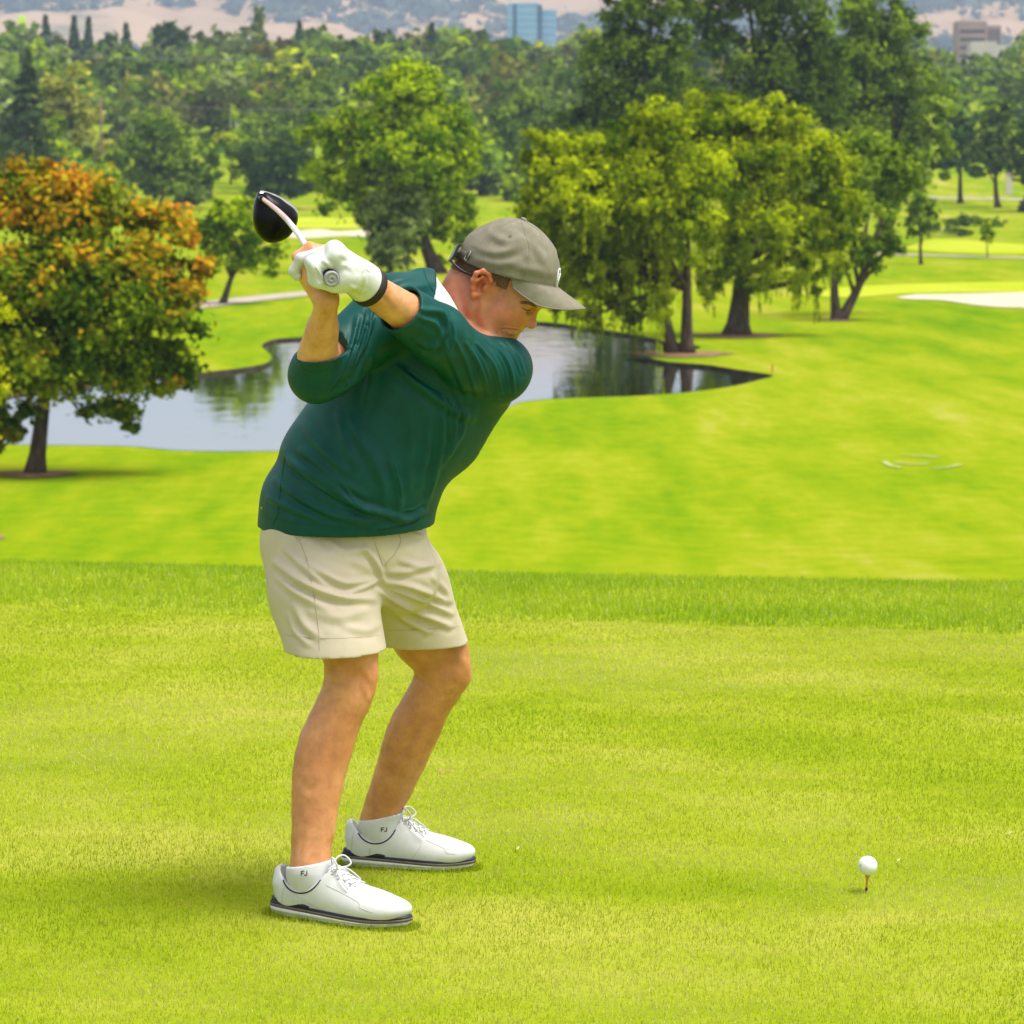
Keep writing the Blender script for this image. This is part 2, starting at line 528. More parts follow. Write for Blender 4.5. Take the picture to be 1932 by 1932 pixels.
def water_material():
    m, nt, b = new_mat('pond_water')
    b.inputs['Base Color'].default_value = (0.020, 0.024, 0.020, 1)
    b.inputs['Roughness'].default_value = 0.03
    b.inputs['IOR'].default_value = 1.33
    b.inputs['Specular IOR Level'].default_value = 0.8
    b.inputs['Coat Weight'].default_value = 0.8; b.inputs['Coat IOR'].default_value = 1.33; b.inputs['Coat Roughness'].default_value = 0.03
    tc = N(nt, 'ShaderNodeTexCoord')
    mp = N(nt, 'ShaderNodeMapping'); mp.inputs['Scale'].default_value = (1.0, 0.55, 1)
    nt.links.new(tc.outputs['Object'], mp.inputs['Vector'])
    n = N(nt, 'ShaderNodeTexNoise', i_Scale=0.7, i_Detail=4.0, i_Roughness=0.55); nt.links.new(mp.outputs[0], n.inputs['Vector'])
    bp = N(nt, 'ShaderNodeBump', i_Strength=0.30, i_Distance=0.05); nt.links.new(n.outputs['Fac'], bp.inputs['Height']); nt.links.new(bp.outputs[0], b.inputs['Normal']); nt.links.new(bp.outputs[0], b.inputs['Coat Normal'])
    return m
M_WATER = water_material()

# ---- pond outline (as seen, laid on the land)
pond_px = [(-160, 836), (85, 840), (240, 842), (330, 850), (430, 852), (520, 851), (600, 850), (700, 848), (800, 838), (870, 824), (900, 812), (935, 790), (965, 765), (1010, 755), (1100, 750),
           (1200, 747), (1300, 740), (1380, 729), (1440, 715), (1457, 708), (1400, 699), (1330, 688), (1262, 683), (1222, 673), (1240, 664), (1290, 662), (1322, 655), (1270, 645), (1150, 624), (1060, 611),
           (1000, 607), (900, 609), (800, 614), (640, 632), (560, 637), (520, 640), (494, 652), (512, 671), (503, 685), (460, 694), (400, 701), (350, 707), (250, 706), (150, 718), (40, 738), (-160, 770)]
def flat(px, py):
    return G(px, py, FZ)
pp = np.array([flat(*q) for q in pond_px])
pond = spline(np.concatenate([pp, pp[:1]]), 5)[:-1]
# resample evenly
seg = np.linalg.norm(np.diff(np.concatenate([pond, pond[:1]]), axis=0), axis=1); cum = np.concatenate([[0], np.cumsum(seg)])
npnt = int(cum[-1] / 0.8); tt = np.linspace(0, cum[-1], npnt, endpoint=False)
cl_ = np.concatenate([pond, pond[:1]])
pond = np.stack([np.interp(tt, cum, cl_[:, k]) for k in range(3)], 1)
pond[:, 2] = hgt(pond[:, 0], pond[:, 1])
def inside(poly, x, y):
    r = np.zeros(len(x), bool); j = len(poly) - 1
    for i in range(len(poly)):
        c = (poly[i, 1] > y) != (poly[j, 1] > y)
        xi = (poly[j, 0] - poly[i, 0]) * (y - poly[i, 1]) / (poly[j, 1] - poly[i, 1] + 1e-12) + poly[i, 0]
        r ^= c & (x < xi); j = i
    return r
# ---- land beyond the tee, with the pond left open
pts = []
for d in np.geomspace(34, 3200, 150):
    nA = 46
    for a in np.linspace(-13.5, 13.5, nA): pts.append((math.sin(math.radians(a)) * d, math.cos(math.radians(a)) * d - 7.5))
for d in np.geomspace(6, 3200, 24):
    for a in np.arange(0, 360, 9.0):
        if a < 15 or a > 345: continue
        pts.append((math.sin(math.radians(a)) * d, math.cos(math.radians(a)) * d - 7.5))
pts = np.array(pts)
dmin = np.full(len(pts), 1e9)
for q in pond[::2]: dmin = np.minimum(dmin, np.hypot(pts[:, 0] - q[0], pts[:, 1] - q[1]))
pts = pts[dmin > 0.9]
allp = np.concatenate([pond[:, :2], pts]); npd = len(pond)
edges = [(i, (i + 1) % npd) for i in range(npd)]
res = geometry.delaunay_2d_cdt([Vector(p) for p in allp], edges, [], 0, 1e-4)
rv = np.array([v[:] for v in res[0]]); rf = np.array([f for f in res[2] if len(f) == 3])
cen_ = rv[rf].mean(1)
keep = ~inside(pond, cen_[:, 0], cen_[:, 1])
rf = rf[keep]
a_, b_, c_ = rv[rf[:, 0]], rv[rf[:, 1]], rv[rf[:, 2]]
flip = ((b_[:, 0] - a_[:, 0]) * (c_[:, 1] - a_[:, 1]) - (b_[:, 1] - a_[:, 1]) * (c_[:, 0] - a_[:, 0])) < 0
rf[flip] = rf[flip][:, ::-1]
fair = link('fairway', mesh_np('fairway', np.column_stack([rv, hgt(rv[:, 0], rv[:, 1])]), rf), None, M_FAIRWAY)
tag(fair, kind='structure')
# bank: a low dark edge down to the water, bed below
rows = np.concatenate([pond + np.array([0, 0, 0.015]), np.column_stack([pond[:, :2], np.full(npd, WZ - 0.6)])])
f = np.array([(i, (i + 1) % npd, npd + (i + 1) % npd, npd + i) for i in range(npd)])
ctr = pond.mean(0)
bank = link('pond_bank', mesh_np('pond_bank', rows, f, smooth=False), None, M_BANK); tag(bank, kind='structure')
wv = np.column_stack([pond[:, :2], np.full(npd, WZ)])
wtri = np.array([t for t in geometry.tessellate_polygon([[Vector(v) for v in wv]])])
wat = link('pond_water', mesh_np('pond_water', wv, wtri, smooth=False), None, M_WATER)
if wat.data.polygons[0].normal.z < 0: wat.data.flip_normals()
tag(wat, kind='structure')
# ---- the tee
gx = np.linspace(-16, 16, 150); gy = np.concatenate([np.linspace(-22, -2, 24), np.linspace(-1.8, 8.5, 110), np.linspace(9, 40, 30)])
X, Yg = np.meshgrid(gx, gy)
Z = tee_z(X, Yg)
idx = np.arange(X.size).reshape(X.shape)
f = np.stack([idx[:-1, :-1], idx[:-1, 1:], idx[1:, 1:], idx[1:, :-1]], -1).reshape(-1, 4)
tee = link('tee_ground', mesh_np('tee_ground', np.column_stack([X.ravel(), Yg.ravel(), Z.ravel()]), f), None, M_TEEBASE)
tag(tee, kind='structure')

# ---- sheets laid on the land
def sheet(name, px, mat, lift=0.05, label=None, cat=None, kind='structure', smooth_n=5):
    w = np.array([spot(*q) for q in px])
    w = spline(np.concatenate([w, w[:1]]), smooth_n)[:-1]
    w[:, 2] = hgt(w[:, 0], w[:, 1]) + lift
    tri = geometry.tessellate_polygon([[Vector(v) for v in w]])
    tri = np.array([t for t in tri])
    o = link(name, mesh_np(name, w, tri, smooth=False), None, mat)
    n = o.data.polygons[0].normal
    if n.z < 0: o.data.flip_normals()
    return tag(o, label, cat, kind=kind)
def strip(name, px, width, mat, lift=0.06):
    c = spline([spot(*q) for q in px], 14)
    t = np.gradient(c, axis=0); s = np.stack([t[:, 1], -t[:, 0]], 1); s /= np.linalg.norm(s, axis=1)[:, None]
    rows = []
    for i in range(len(c)):
        for k in (-0.5, 0.5):
            q = c[i, :2] + s[i] * width * k; rows.append((q[0], q[1], float(hgt(*q)) + lift))
    f = [(2 * i, 2 * i + 1, 2 * i + 3, 2 * i + 2) for i in range(len(c) - 1)]
    o = MB().add(rows, f).build(name, mat, None)
    if o.data.polygons[0].normal.z < 0: o.data.flip_normals()
    return tag(o, kind='structure')
sheet('sand_bunker', [(1688, 563), (1730, 557), (1800, 556), (1880, 554), (1960, 553), (2060, 557), (2060, 583), (1932, 582), (1850, 578), (1780, 568), (1720, 566)], M_SAND)
sheet('sand_bunker', [(545, 438), (600, 433), (640, 437), (700, 433), (712, 441), (690, 447), (640, 446), (590, 450), (550, 449)], M_SAND)
sheet('putting_green', [(500, 420), (560, 411), (620, 410), (690, 412), (740, 420), (690, 430), (600, 431), (520, 431)], M_GREEN, 0.04)
sheet('sand_bunker', [(383, 408), (395, 404), (408, 407), (420, 413), (400, 417), (385, 414)], M_SAND)
strip('cart_path', [(330, 584), (400, 574), (500, 563), (600, 553), (720, 545)], 3.2, M_PATH)
strip('cart_path', [(1640, 478), (1700, 481), (1800, 484), (1940, 488), (2050, 492)], 3.0, M_PATH)
strip('cart_path', [(1740, 373), (1800, 374), (1932, 377), (2040, 380)], 5.0, M_PATH)
sheet('putting_green', [(1700, 470), (1760, 452), (1840, 455), (1932, 462), (2030, 470), (1932, 480), (1800, 478)], M_GREEN, 0.04)
sheet('far_pond', [(1706, 432), (1745, 427), (1800, 430), (1836, 437), (1826, 446), (1770, 447), (1715, 441)], M_WATER, 0.05)
sheet('putting_green', [(1480, 556), (1560, 545), (1700, 537), (1850, 533), (2000, 534), (2000, 551), (1850, 552), (1700, 555), (1600, 562)], M_GREEN, 0.03)
sheet('bare_patch', [(-40, 1013), (-10, 1008), (10, 1015), (-8, 1021), (-40, 1022)], M_DIRT, 0.03)
# worn painted outline on the fairway
for ln in ([(1668, 872), (1680, 880), (1700, 885)], [(1700, 859), (1745, 862), (1770, 865)], [(1762, 885), (1790, 883), (1812, 878)], [(1690, 874), (1722, 878), (1752, 876)]):
    strip('turf_marking', ln, 0.20, M_CHALK, 0.035)
# ================================================================== trees
def foliage_material():
    m, nt, b = new_mat('leaves')
    nt.nodes.remove(b)
    out = nt.nodes['Material Output']
    at = N(nt, 'ShaderNodeAttribute', attribute_name='Col')
    df = N(nt, 'ShaderNodeBsdfDiffuse'); tr = N(nt, 'ShaderNodeBsdfTranslucent')
    nt.links.new(at.outputs['Color'], df.inputs['Color'])
    g = N(nt, 'ShaderNodeMix', data_type='RGBA', blend_type='MULTIPLY'); g.inputs[0].default_value = 1.0
    g.inputs[7].default_value = (1.15, 1.1, 0.55, 1)
    nt.links.new(at.outputs['Color'], g.inputs[6]); nt.links.new(g.outputs[2], tr.inputs['Color'])
    mx = N(nt, 'ShaderNodeMixShader', i_0=0.28)
    nt.links.new(df.outputs[0], mx.inputs[1]); nt.links.new(tr.outputs[0], mx.inputs[2])
    nt.links.new(mx.outputs[0], out.inputs['Surface'])
    return m
M_LEAF = foliage_material()
M_BARK = noise_mat('grey_brown_bark', (0.045, 0.033, 0.024), (0.13, 0.10, 0.075), scale=2.2, rough=1.0, bump=0.9, bscale=5, spec=0.0, dist=0.06, stretch=(3, 3, 0.6))
M_BARKR = noise_mat('reddish_bark', (0.10, 0.045, 0.028), (0.20, 0.10, 0.06), scale=2.2, rough=1.0, bump=0.9, bscale=5, spec=0.0, dist=0.06, stretch=(3, 3, 0.6))

def unit(v): return v / (np.linalg.norm(v, axis=-1, keepdims=True) + 1e-9)
def leaf_quads(c, nrm, size, aspect, rng, down=0.0):
    n = len(c)
    t = unit(rng.normal(size=(n, 3)) + np.array([0, 0, -down]))
    t = unit(t - nrm * (t * nrm).sum(1, keepdims=True) * (1 - min(1, down)))
    b = unit(np.cross(nrm, t))
    s = size[:, None]
    v = np.stack([c - t * s * 0.5, c + b * s * aspect * 0.5 - t * s * 0.08, c + t * s * 0.5, c - b * s * aspect * 0.5 - t * s * 0.08], 1)
    return v.reshape(-1, 3), np.arange(4 * n).reshape(n, 4)
def blob_leaves(lobes, n, rng, clump=0.30, nclump=26, shell=0.55, flat=0.75):
    """leaf places gathered in clumps on and inside ellipsoid lobes; returns places, outward directions, clump number, clump seed"""
    C, D, K, S = [], [], [], []
    area = np.array([l[1][0] * l[1][2] + 0.5 * l[1][0] * l[1][1] for l in lobes]); area = area / area.sum()
    kk = 0
    for (c, r), a in zip(lobes, area):
        m = max(5, int(nclump * len(lobes) * a)); per = max(4, int(n * a / m))
        for _ in range(m):
            d = unit(rng.normal(size=3)); 
            if d[2] < -0.2 and rng.random() < 0.35: d[2] *= -0.6; d = unit(d)
            q = rng.uniform(shell, 0.97) if rng.random() < 0.85 else rng.uniform(0.1, shell)
            cc = c + d * q * r
            rc = clump * rng.uniform(0.6, 1.35) * np.mean(r)
            dd = unit(rng.normal(size=(per, 3)))
            rad = rc * np.minimum(np.abs(rng.normal(0, 0.62, per)) + 0.12, 1.6)
            p = cc + dd * rad[:, None] * np.array([1, 1, flat])
            C.append(p); D.append(unit(dd * 0.75 + d * 0.5 + np.array([0, 0, 0.35]))); K.append(np.full(per, kk)); S.append(np.full(per, rng.random())); kk += 1
    return np.concatenate(C), np.concatenate(D), np.concatenate(K), np.concatenate(S)
def tone(pal, seed, rng, jitter=0.22):
    lo, hi = np.array(pal[0]), np.array(pal[1])
    t = np.clip(seed + rng.normal(size=len(seed)) * jitter, 0, 1)[:, None]
    return lo + (hi - lo) * t
def limb(mb, a, b, r0, r1, rng, n=6, bend=0.12, sides=7):
    L = np.linalg.norm(b - a)
    k = rng.normal(size=3) * bend * L; k[2] = abs(k[2]) * 0.6
    t = np.linspace(0, 1, n)[:, None]
    p = a * (1 - t) ** 2 + 2 * t * (1 - t) * ((a + b) / 2 + k) + b * t * t
    mb.tube(p, np.linspace(r0, r1, n), sides)
def px_lobes(lobes, Y, depth=0.9):
    out = []
    for l in lobes:
        cx, cy, rx, ry = l[:4]; dy = l[4] if len(l) > 4 else 0.0
        m = ppm(Y + dy); c = P(cx, cy, Y + dy)
        out.append((c, np.array([rx / m, depth * (rx + ry) / 2 / m, ry / m])))
    return out
def tree(name, base, lobes, pal, n, label, seed=0, leaf=None, aspect=0.55, clump=0.30, nclump=26, trunk=None, bark=None, group=None, weep=0.0, tint=None, jitter=0.22, cat='tree', shell=0.55, limbs=7, forks=None, flat=0.75, rough=0.42):
    """base: ground point; lobes: (centre, radii) ellipsoids filled with leaf clumps"""
    rng = np.random.default_rng(seed + 100)
    D = base[1] - CAM[1]
    leaf = leaf or max(0.12, D * 0.0019)
    n = int(n * 1.35)
    root = empty(name, base); tag(root, label, cat, group)
    c, d, k, s = blob_leaves(lobes, n, rng, clump, nclump, shell, flat)
    nrm = unit(d * 0.8 + rng.normal(size=d.shape) * rough)
    size = leaf * rng.uniform(0.65, 1.3, len(c))
    v, f = leaf_quads(c, nrm, size, aspect, rng, down=0.0)
    col = tint(c, s, rng) if tint else tone(pal, s, rng, jitter)
    V, Fc, Cc = [v], [f], [np.repeat(col, 4, 0)]
    if weep:                                   # hanging shoots
        zmin = c[:, 2].min(); order = rng.permutation(len(c))[: int(len(c) * 0.011)]
        cs, ns, ss, cc = [], [], [], []
        for i in order:
            L = weep * rng.uniform(0.35, 1.0); m = max(5, int(L / (leaf * 0.42)))
            zz = -np.linspace(0, L, m); q = c[i] + np.stack([rng.normal(0, 0.05, m).cumsum() * 0.6, rng.normal(0, 0.05, m).cumsum() * 0.6, zz], 1)
            cs.append(q); cc.append(np.tile(col[i] * rng.uniform(0.8, 1.1), (m, 1)))
        cs = np.concatenate(cs); cc = np.concatenate(cc)
        nn = unit(rng.normal(size=cs.shape) * np.array([1, 1, 0.35]))
        v2, f2 = leaf_quads(cs, nn, leaf * rng.uniform(0.8, 1.5, len(cs)), 0.36, rng, down=1.6)
        V.append(v2); Fc.append(f2 + len(v)); Cc.append(np.repeat(cc, 4, 0))
    me = mesh_np('crown', np.concatenate(V), np.concatenate(Fc), smooth=False)
    set_col(me, np.concatenate(Cc))
    link('crown', me, root, M_LEAF)
    mb = MB()
    top = np.mean([l[0] for l in lobes], axis=0)
    hgt_ = top[2] - base[2]
    r0 = trunk or max(0.12, 0.028 * hgt_ * 1.6)
    low = min(l[0][2] - l[1][2] for l in lobes)
    stems = forks or [(0.0, 0.0, top)]
    for dx, dr, tp_ in stems:
        b0 = np.array(base) + np.array([dx, dr, -0.15]); tp_ = np.array(tp_)
        t = np.linspace(0, 1, 9)
        mid_ = b0 * 0.5 + tp_ * 0.5 + np.array([rng.normal() * 0.05, rng.normal() * 0.05, 0]) * hgt_
        pth = np.array([b0 * (1 - q) ** 2 + 2 * q * (1 - q) * mid_ + tp_ * q * q for q in t])
        rad = r0 * np.interp(t, [0, 0.06, 0.2, 0.6, 1], [1.55, 1.1, 0.9, 0.6, 0.18])
        mb.tube(pth, rad, 10)
        pick = rng.permutation(len(lobes))[:max(2, limbs)]
        for q in range(limbs):
            l = lobes[pick[q % len(pick)]]
            e = l[0] + unit(rng.normal(size=3)) * l[1] * 0.55
            a = pth[rng.integers(3, 7)]
            limb(mb, a, e, r0 * 0.42, r0 * 0.08, rng)
    mb.build('trunk', bark or M_BARK, root)
    return root
def conifer(name, base, px_top, half_px, pal, n, label, seed=0, droop=0.35, group=None, bottom=0.08):
    rng = np.random.default_rng(seed + 500)
    Y = base[1]; top = P(px_top[0], px_top[1], Y); Hh = top[2] - base[2]; R = half_px / ppm(Y)
    leaf = max(0.3, (Y - CAM[1]) * 0.0017)
    root = empty(name, base); tag(root, label, 'tree', group)
    nb = 110; n = n * 2; C, D, S = [], [], []
    per = n // nb
    for i in range(nb):
        t = bottom + (1 - bottom) * (i + rng.random()) / nb
        rr = R * 1.9 * (1 - t) ** 0.95 * rng.uniform(0.7, 1.1) + 0.02 * R
        a = rng.random() * 2 * math.pi
        u = rng.random(per) ** 0.5
        q = np.stack([np.cos(a) * rr * u, np.sin(a) * rr * u, -droop * rr * u], 1) + rng.normal(size=(per, 3)) * np.array([0.12, 0.12, 0.07]) * R * (1.05 - t)
        C.append(np.array([base[0] + (top[0] - base[0]) * t, base[1], base[2] + Hh * t]) + q)
        D.append(unit(np.stack([np.full(per, math.cos(a)), np.full(per, math.sin(a)), np.full(per, 0.9)], 1) + rng.normal(size=(per, 3)) * 0.5)); S.append(np.full(per, rng.random()))
    c, d, s = np.concatenate(C), np.concatenate(D), np.concatenate(S)
    v, f = leaf_quads(c, d, leaf * rng.uniform(0.7, 1.3, len(c)), 0.4, rng)
    me = mesh_np('crown', v, f, smooth=False); set_col(me, np.repeat(tone(pal, s, rng), 4, 0)); link('crown', me, root, M_LEAF)
    MB().tube([base - np.array([0, 0, 0.2]), base * 0.5 + top * 0.5, top], [0.03 * Hh * 0.7, 0.012 * Hh, 0.02], 8).build('trunk', M_BARK, root)
    return root
def mulch(base, rx, label=None):
    n = 28; rr = [1 + 0.12 * math.sin(3 * t) + 0.08 * math.sin(7 * t + 1) for t in np.linspace(0, 2 * math.pi, n, endpoint=False)]
    rows = [(base[0] + rx * rr[i] * math.cos(2 * math.pi * i / n), base[1] + rx * rr[i] * math.sin(2 * math.pi * i / n), 0) for i in range(n)]
    rows = [(x, y, float(hgt(x, y)) + 0.045) for x, y, _ in rows] + [(base[0], base[1], base[2] + 0.10)]
    o = MB().add(rows, [(i, (i + 1) % n, n) for i in range(n)]).build('mulch_ring', M_DIRT, None); tag(o, kind='structure')

PAL = dict(willow=((0.060, 0.120, 0.003), (0.50, 0.59, 0.004)), bright=((0.060, 0.140, 0.003), (0.45, 0.58, 0.004)), cotton=((0.020, 0.050, 0.005), (0.175, 0.265, 0.012)),
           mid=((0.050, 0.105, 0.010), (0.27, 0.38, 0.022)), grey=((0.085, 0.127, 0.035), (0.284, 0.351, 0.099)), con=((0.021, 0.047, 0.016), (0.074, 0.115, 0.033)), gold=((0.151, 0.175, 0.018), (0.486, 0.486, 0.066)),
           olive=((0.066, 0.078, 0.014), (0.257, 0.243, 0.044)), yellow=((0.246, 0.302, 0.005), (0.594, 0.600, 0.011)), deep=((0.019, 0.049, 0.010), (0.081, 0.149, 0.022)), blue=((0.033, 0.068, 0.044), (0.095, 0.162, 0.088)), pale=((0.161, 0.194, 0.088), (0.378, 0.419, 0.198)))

# ---- maple turning orange, front left
mb_ = spot(65, 896); MY = mb_[1]
def maple_tint(c, s, rng):
    qx, qy = proj(c)
    up = np.clip((610 - qy) / 300, 0, 1); edge = np.clip((qx - 290) / 130, 0, 1)
    p = 0.15 + 0.56 * up + 0.50 * edge + (s - 0.5) * 0.75
    o = np.clip(p + rng.normal(size=len(s)) * 0.12, 0, 1)
    g = tone(((0.035, 0.085, 0.006), (0.30, 0.38, 0.012)), np.clip(s * 0.8 + 0.3 * up, 0, 1), rng)
    r_ = rng.random(len(s))[:, None]
    org = np.where(r_ < 0.5, np.array([0.66, 0.29, 0.014]), np.where(r_ < 0.82, np.array([0.58, 0.38, 0.016]), np.array([0.52, 0.14, 0.02])))
    k = (np.clip((o - 0.42) * 2.6, 0, 1))[:, None] * 0.85
    return g * (1 - k) + org * k
ml = px_lobes([(130, 430, 110, 110), (10, 400, 90, 100, 0.5), (290, 440, 90, 80), (220, 560, 130, 110, -1), (70, 560, 130, 120, -1), (330, 600, 70, 90), (130, 690, 150, 90, -0.8), (280, 720, 90, 90, 0.4), (10, 720, 80, 100), (340, 700, 45, 60), (200, 790, 60, 45), (0, 820, 55, 50, 0.5), (60, 340, 60, 50), (350, 520, 50, 60), (-60, 560, 90, 130), (-60, 780, 70, 80)], MY)
tree('maple_tree', mb_, ml, None, 42000, 'maple turning orange at the top, overhanging the pond at the left', 1, leaf=0.22, aspect=0.75, clump=0.36, nclump=24, tint=maple_tint, trunk=0.26, limbs=12, forks=[(0, 0, P(110, 520, MY))])
mulch(mb_, 1.2)
# ---- bright sapling that reaches in at the left edge
sb_ = spot(-70, 985)
tree('leafy_sapling', sb_, px_lobes([(-40, 600, 62, 50), (-45, 700, 75, 70), (-70, 640, 60, 90), (-20, 760, 40, 40), (-60, 800, 60, 60)], sb_[1]), PAL['yellow'], 5200, 'bright yellow-green sapling cut off by the left edge in front of the maple', 2, leaf=0.15, aspect=0.7, clump=0.3, trunk=0.08)
# ---- small spreading tree behind the maple
q_ = spot(419, 574)
tree('small_tree', q_, px_lobes([(450, 420, 62, 50), (405, 440, 45, 50), (490, 460, 45, 50), (440, 480, 60, 40), (500, 500, 25, 28)], q_[1]), PAL['bright'], 5200, 'small round tree with a leaning trunk beside the cart path', 3, clump=0.3, trunk=0.24, forks=[(0, 0, P(455, 470, q_[1]))])
# ---- big yellow-green tree left of the cap
q_ = spot(826, 516)
tree('shade_tree', q_, px_lobes([(760, 190, 90, 75), (680, 260, 75, 70), (850, 240, 60, 75), (770, 290, 120, 90, -2), (640, 320, 65, 60), (870, 340, 58, 75), (740, 380, 110, 80), (610, 270, 50, 55), (830, 430, 70, 75), (880, 400, 45, 50), (770, 140, 45, 35), (640, 370, 60, 45)], q_[1]), PAL['bright'], 21000, 'tall yellow-green shade tree standing just behind the cap', 4, clump=0.34, nclump=26, trunk=0.6, limbs=9)
mulch(q_, 1.6)
# ---- slim shrub-like tree in front of it
q_ = spot(735, 512)
tree('columnar_tree', q_, px_lobes([(760, 345, 30, 55), (735, 410, 45, 60), (765, 420, 42, 60), (710, 400, 35, 55), (740, 470, 50, 45), (780, 380, 25, 45)], q_[1] - 8), PAL['grey'], 6500, 'slim grey-green upright tree in front of the tall shade tree', 5, clump=0.34, trunk=0.2)
# ---- the two willows over the pond
qa = spot(1284, 669); qb = spot(1390, 634)
tree('willow_tree', qa, px_lobes([(1180, 290, 110, 75), (1060, 330, 85, 70), (1270, 330, 110, 90, -1), (1150, 390, 140, 90, -1.5), (1030, 420, 70, 80), (1260, 430, 100, 80, -2), (1110, 490, 100, 70), (1210, 520, 85, 60, 1), (1230, 240, 80, 60), (1050, 270, 60, 45), (1130, 560, 45, 40), (1180, 580, 40, 36), (1075, 545, 50, 55), (1115, 585, 38, 50, -1.5), (1185, 600, 30, 38, -1), (1240, 570, 45, 40, -2), (1020, 490, 45, 50)], qa[1]), PAL['willow'], 40000, 'wide willow with two bare stems drooping over the pond edge', 6, leaf=0.29, aspect=0.5, clump=0.30, nclump=24, jitter=0.10, rough=0.30, weep=1.9, trunk=0.33, limbs=8,
     forks=[(-0.35, 0.1, P(1215, 430, qa[1])), (0.30, 0.0, P(1300, 420, qa[1]))])
tree('willow_tree', qb, px_lobes([(1340, 230, 90, 60), (1420, 270, 110, 80), (1500, 330, 110, 90), (1390, 340, 110, 80, -2), (1560, 400, 75, 75), (1450, 430, 100, 70, -2), (1550, 470, 60, 55), (1370, 460, 70, 70, -1), (1480, 500, 60, 40), (1460, 220, 70, 45), (1310, 280, 60, 60), (1590, 360, 40, 50), (1345, 530, 45, 45, -1.5), (1440, 530, 55, 38, -2), (1525, 530, 45, 38), (1580, 500, 40, 35)], qb[1]), PAL['willow'], 37000, 'rounded yellow-green willow with one thick furrowed trunk', 7, leaf=0.31, aspect=0.5, clump=0.30, nclump=24, jitter=0.10, rough=0.30, weep=1.6, trunk=0.62, limbs=8, forks=[(0, 0, P(1420, 400, qb[1]))])
mulch(qa, 2.4); mulch(qb, 2.3)
# ---- forked tree right of the willows
q_ = spot(1580, 605)
tree('forked_tree', q_, px_lobes([(1630, 420, 60, 60), (1590, 350, 65, 70, 4), (1660, 330, 70, 80, 8), (1640, 480, 50, 35), (1620, 290, 60, 50, 6), (1680, 460, 30, 35), (1570, 450, 40, 50)], q_[1]), PAL['mid'], 9000, 'dark green tree with a short forked trunk right of the willows', 8, clump=0.3, trunk=0.33, forks=[(0, 0, P(1576, 470, q_[1])), (0.1, 0, P(1650, 470, q_[1]))])
mulch(q_, 1.1)
# ---- tall cottonwoods behind the willows
def cw(bpx, bpy, lobes, n, label, seed, pal='cotton', trunk=0.9):
    b = spot(bpx, bpy)
    tree('cottonwood_tree', b, px_lobes(lobes, b[1]), PAL[pal], n, label, seed, clump=0.32, nclump=26, trunk=trunk, limbs=10, flat=0.9)
cw(1210, 478, [(1200, 30, 70, 70), (1180, 110, 80, 70), (1260, 130, 80, 90), (1130, 190, 75, 60), (1220, 200, 90, 70), (1100, 240, 55, 50), (1190, 290, 90, 70), (1270, -20, 60, 60)], 14000, 'tall dark cottonwood rising behind the left half of the willow', 9)
cw(1440, 470, [(1330, 40, 70, 80), (1420, 20, 80, 80), (1500, 40, 80, 90), (1370, 140, 90, 80), (1470, 150, 90, 90), (1440, -60, 110, 60), (1560, 110, 80, 90), (1520, 210, 90, 80), (1400, 230, 90, 70)], 17000, 'tallest dark cottonwood with bare limbs showing at the top edge', 10)
cw(1665, 462, [(1640, 30, 80, 80), (1700, 80, 60, 70), (1620, 140, 80, 90), (1710, 180, 75, 70), (1762, 200, 48, 48), (1660, 250, 80, 80), (1728, 295, 52, 62), (1772, 262, 38, 50), (1752, 335, 36, 34), (1640, -40, 80, 60), (1690, 370, 55, 60), (1600, 260, 70, 70)], 16000, 'cottonwood leaning right with loose branches toward the brown building', 11, pal='mid')
# ---- right background
q_ = spot(1738, 499)
tree('slender_tree', q_, px_lobes([(1738, 395, 22, 35), (1730, 420, 24, 24), (1748, 415, 20, 26)], q_[1]), PAL['mid'], 1500, 'slender young tree with a thin bare stem beside the right path', 12, trunk=0.17, clump=0.4, limbs=3)
q_ = spot(1863, 486)
tree('young_tree', q_, px_lobes([(1863, 440, 13, 20), (1862, 425, 9, 14)], q_[1]), PAL['bright'], 600, 'tiny bright sapling on the lawn near the far right pond', 13, trunk=0.07, clump=0.4, limbs=2, leaf=0.35)
for i, (bx, by, lob, lab, pl) in enumerate([
    (1812, 384, [(1810, 270, 38, 45), (1795, 310, 30, 35), (1830, 300, 35, 40), (1820, 235, 32, 35)], 'dark park tree on a thin trunk near the far path', 'deep'),
    (1883, 392, [(1885, 260, 45, 45), (1865, 300, 40, 40), (1905, 300, 40, 38), (1890, 220, 40, 32)], 'dark park tree right of the far pond, nearest the right edge', 'cotton'),
    (1925, 400, [(1950, 270, 45, 60), (1960, 330, 40, 50), (1945, 390, 22, 25)], 'dark tree cut off by the right edge of the picture', 'deep')]):
    q_ = spot(bx, by); tree('park_tree', q_, px_lobes(lob, q_[1]), PAL[pl], 2600, lab, 20 + i, trunk=0.42, clump=0.34, limbs=4, group='park trees beyond the far pond')
# reeds by the far pond
q_ = spot(1830, 428)
tree('reed_bed', q_, px_lobes([(1785, 421, 30, 10), (1830, 418, 40, 12), (1875, 421, 26, 9)], q_[1]), PAL['mid'], 1500, 'low dark reed bed behind the far right pond', 30, trunk=0.05, limbs=2, leaf=0.5, cat='reeds')
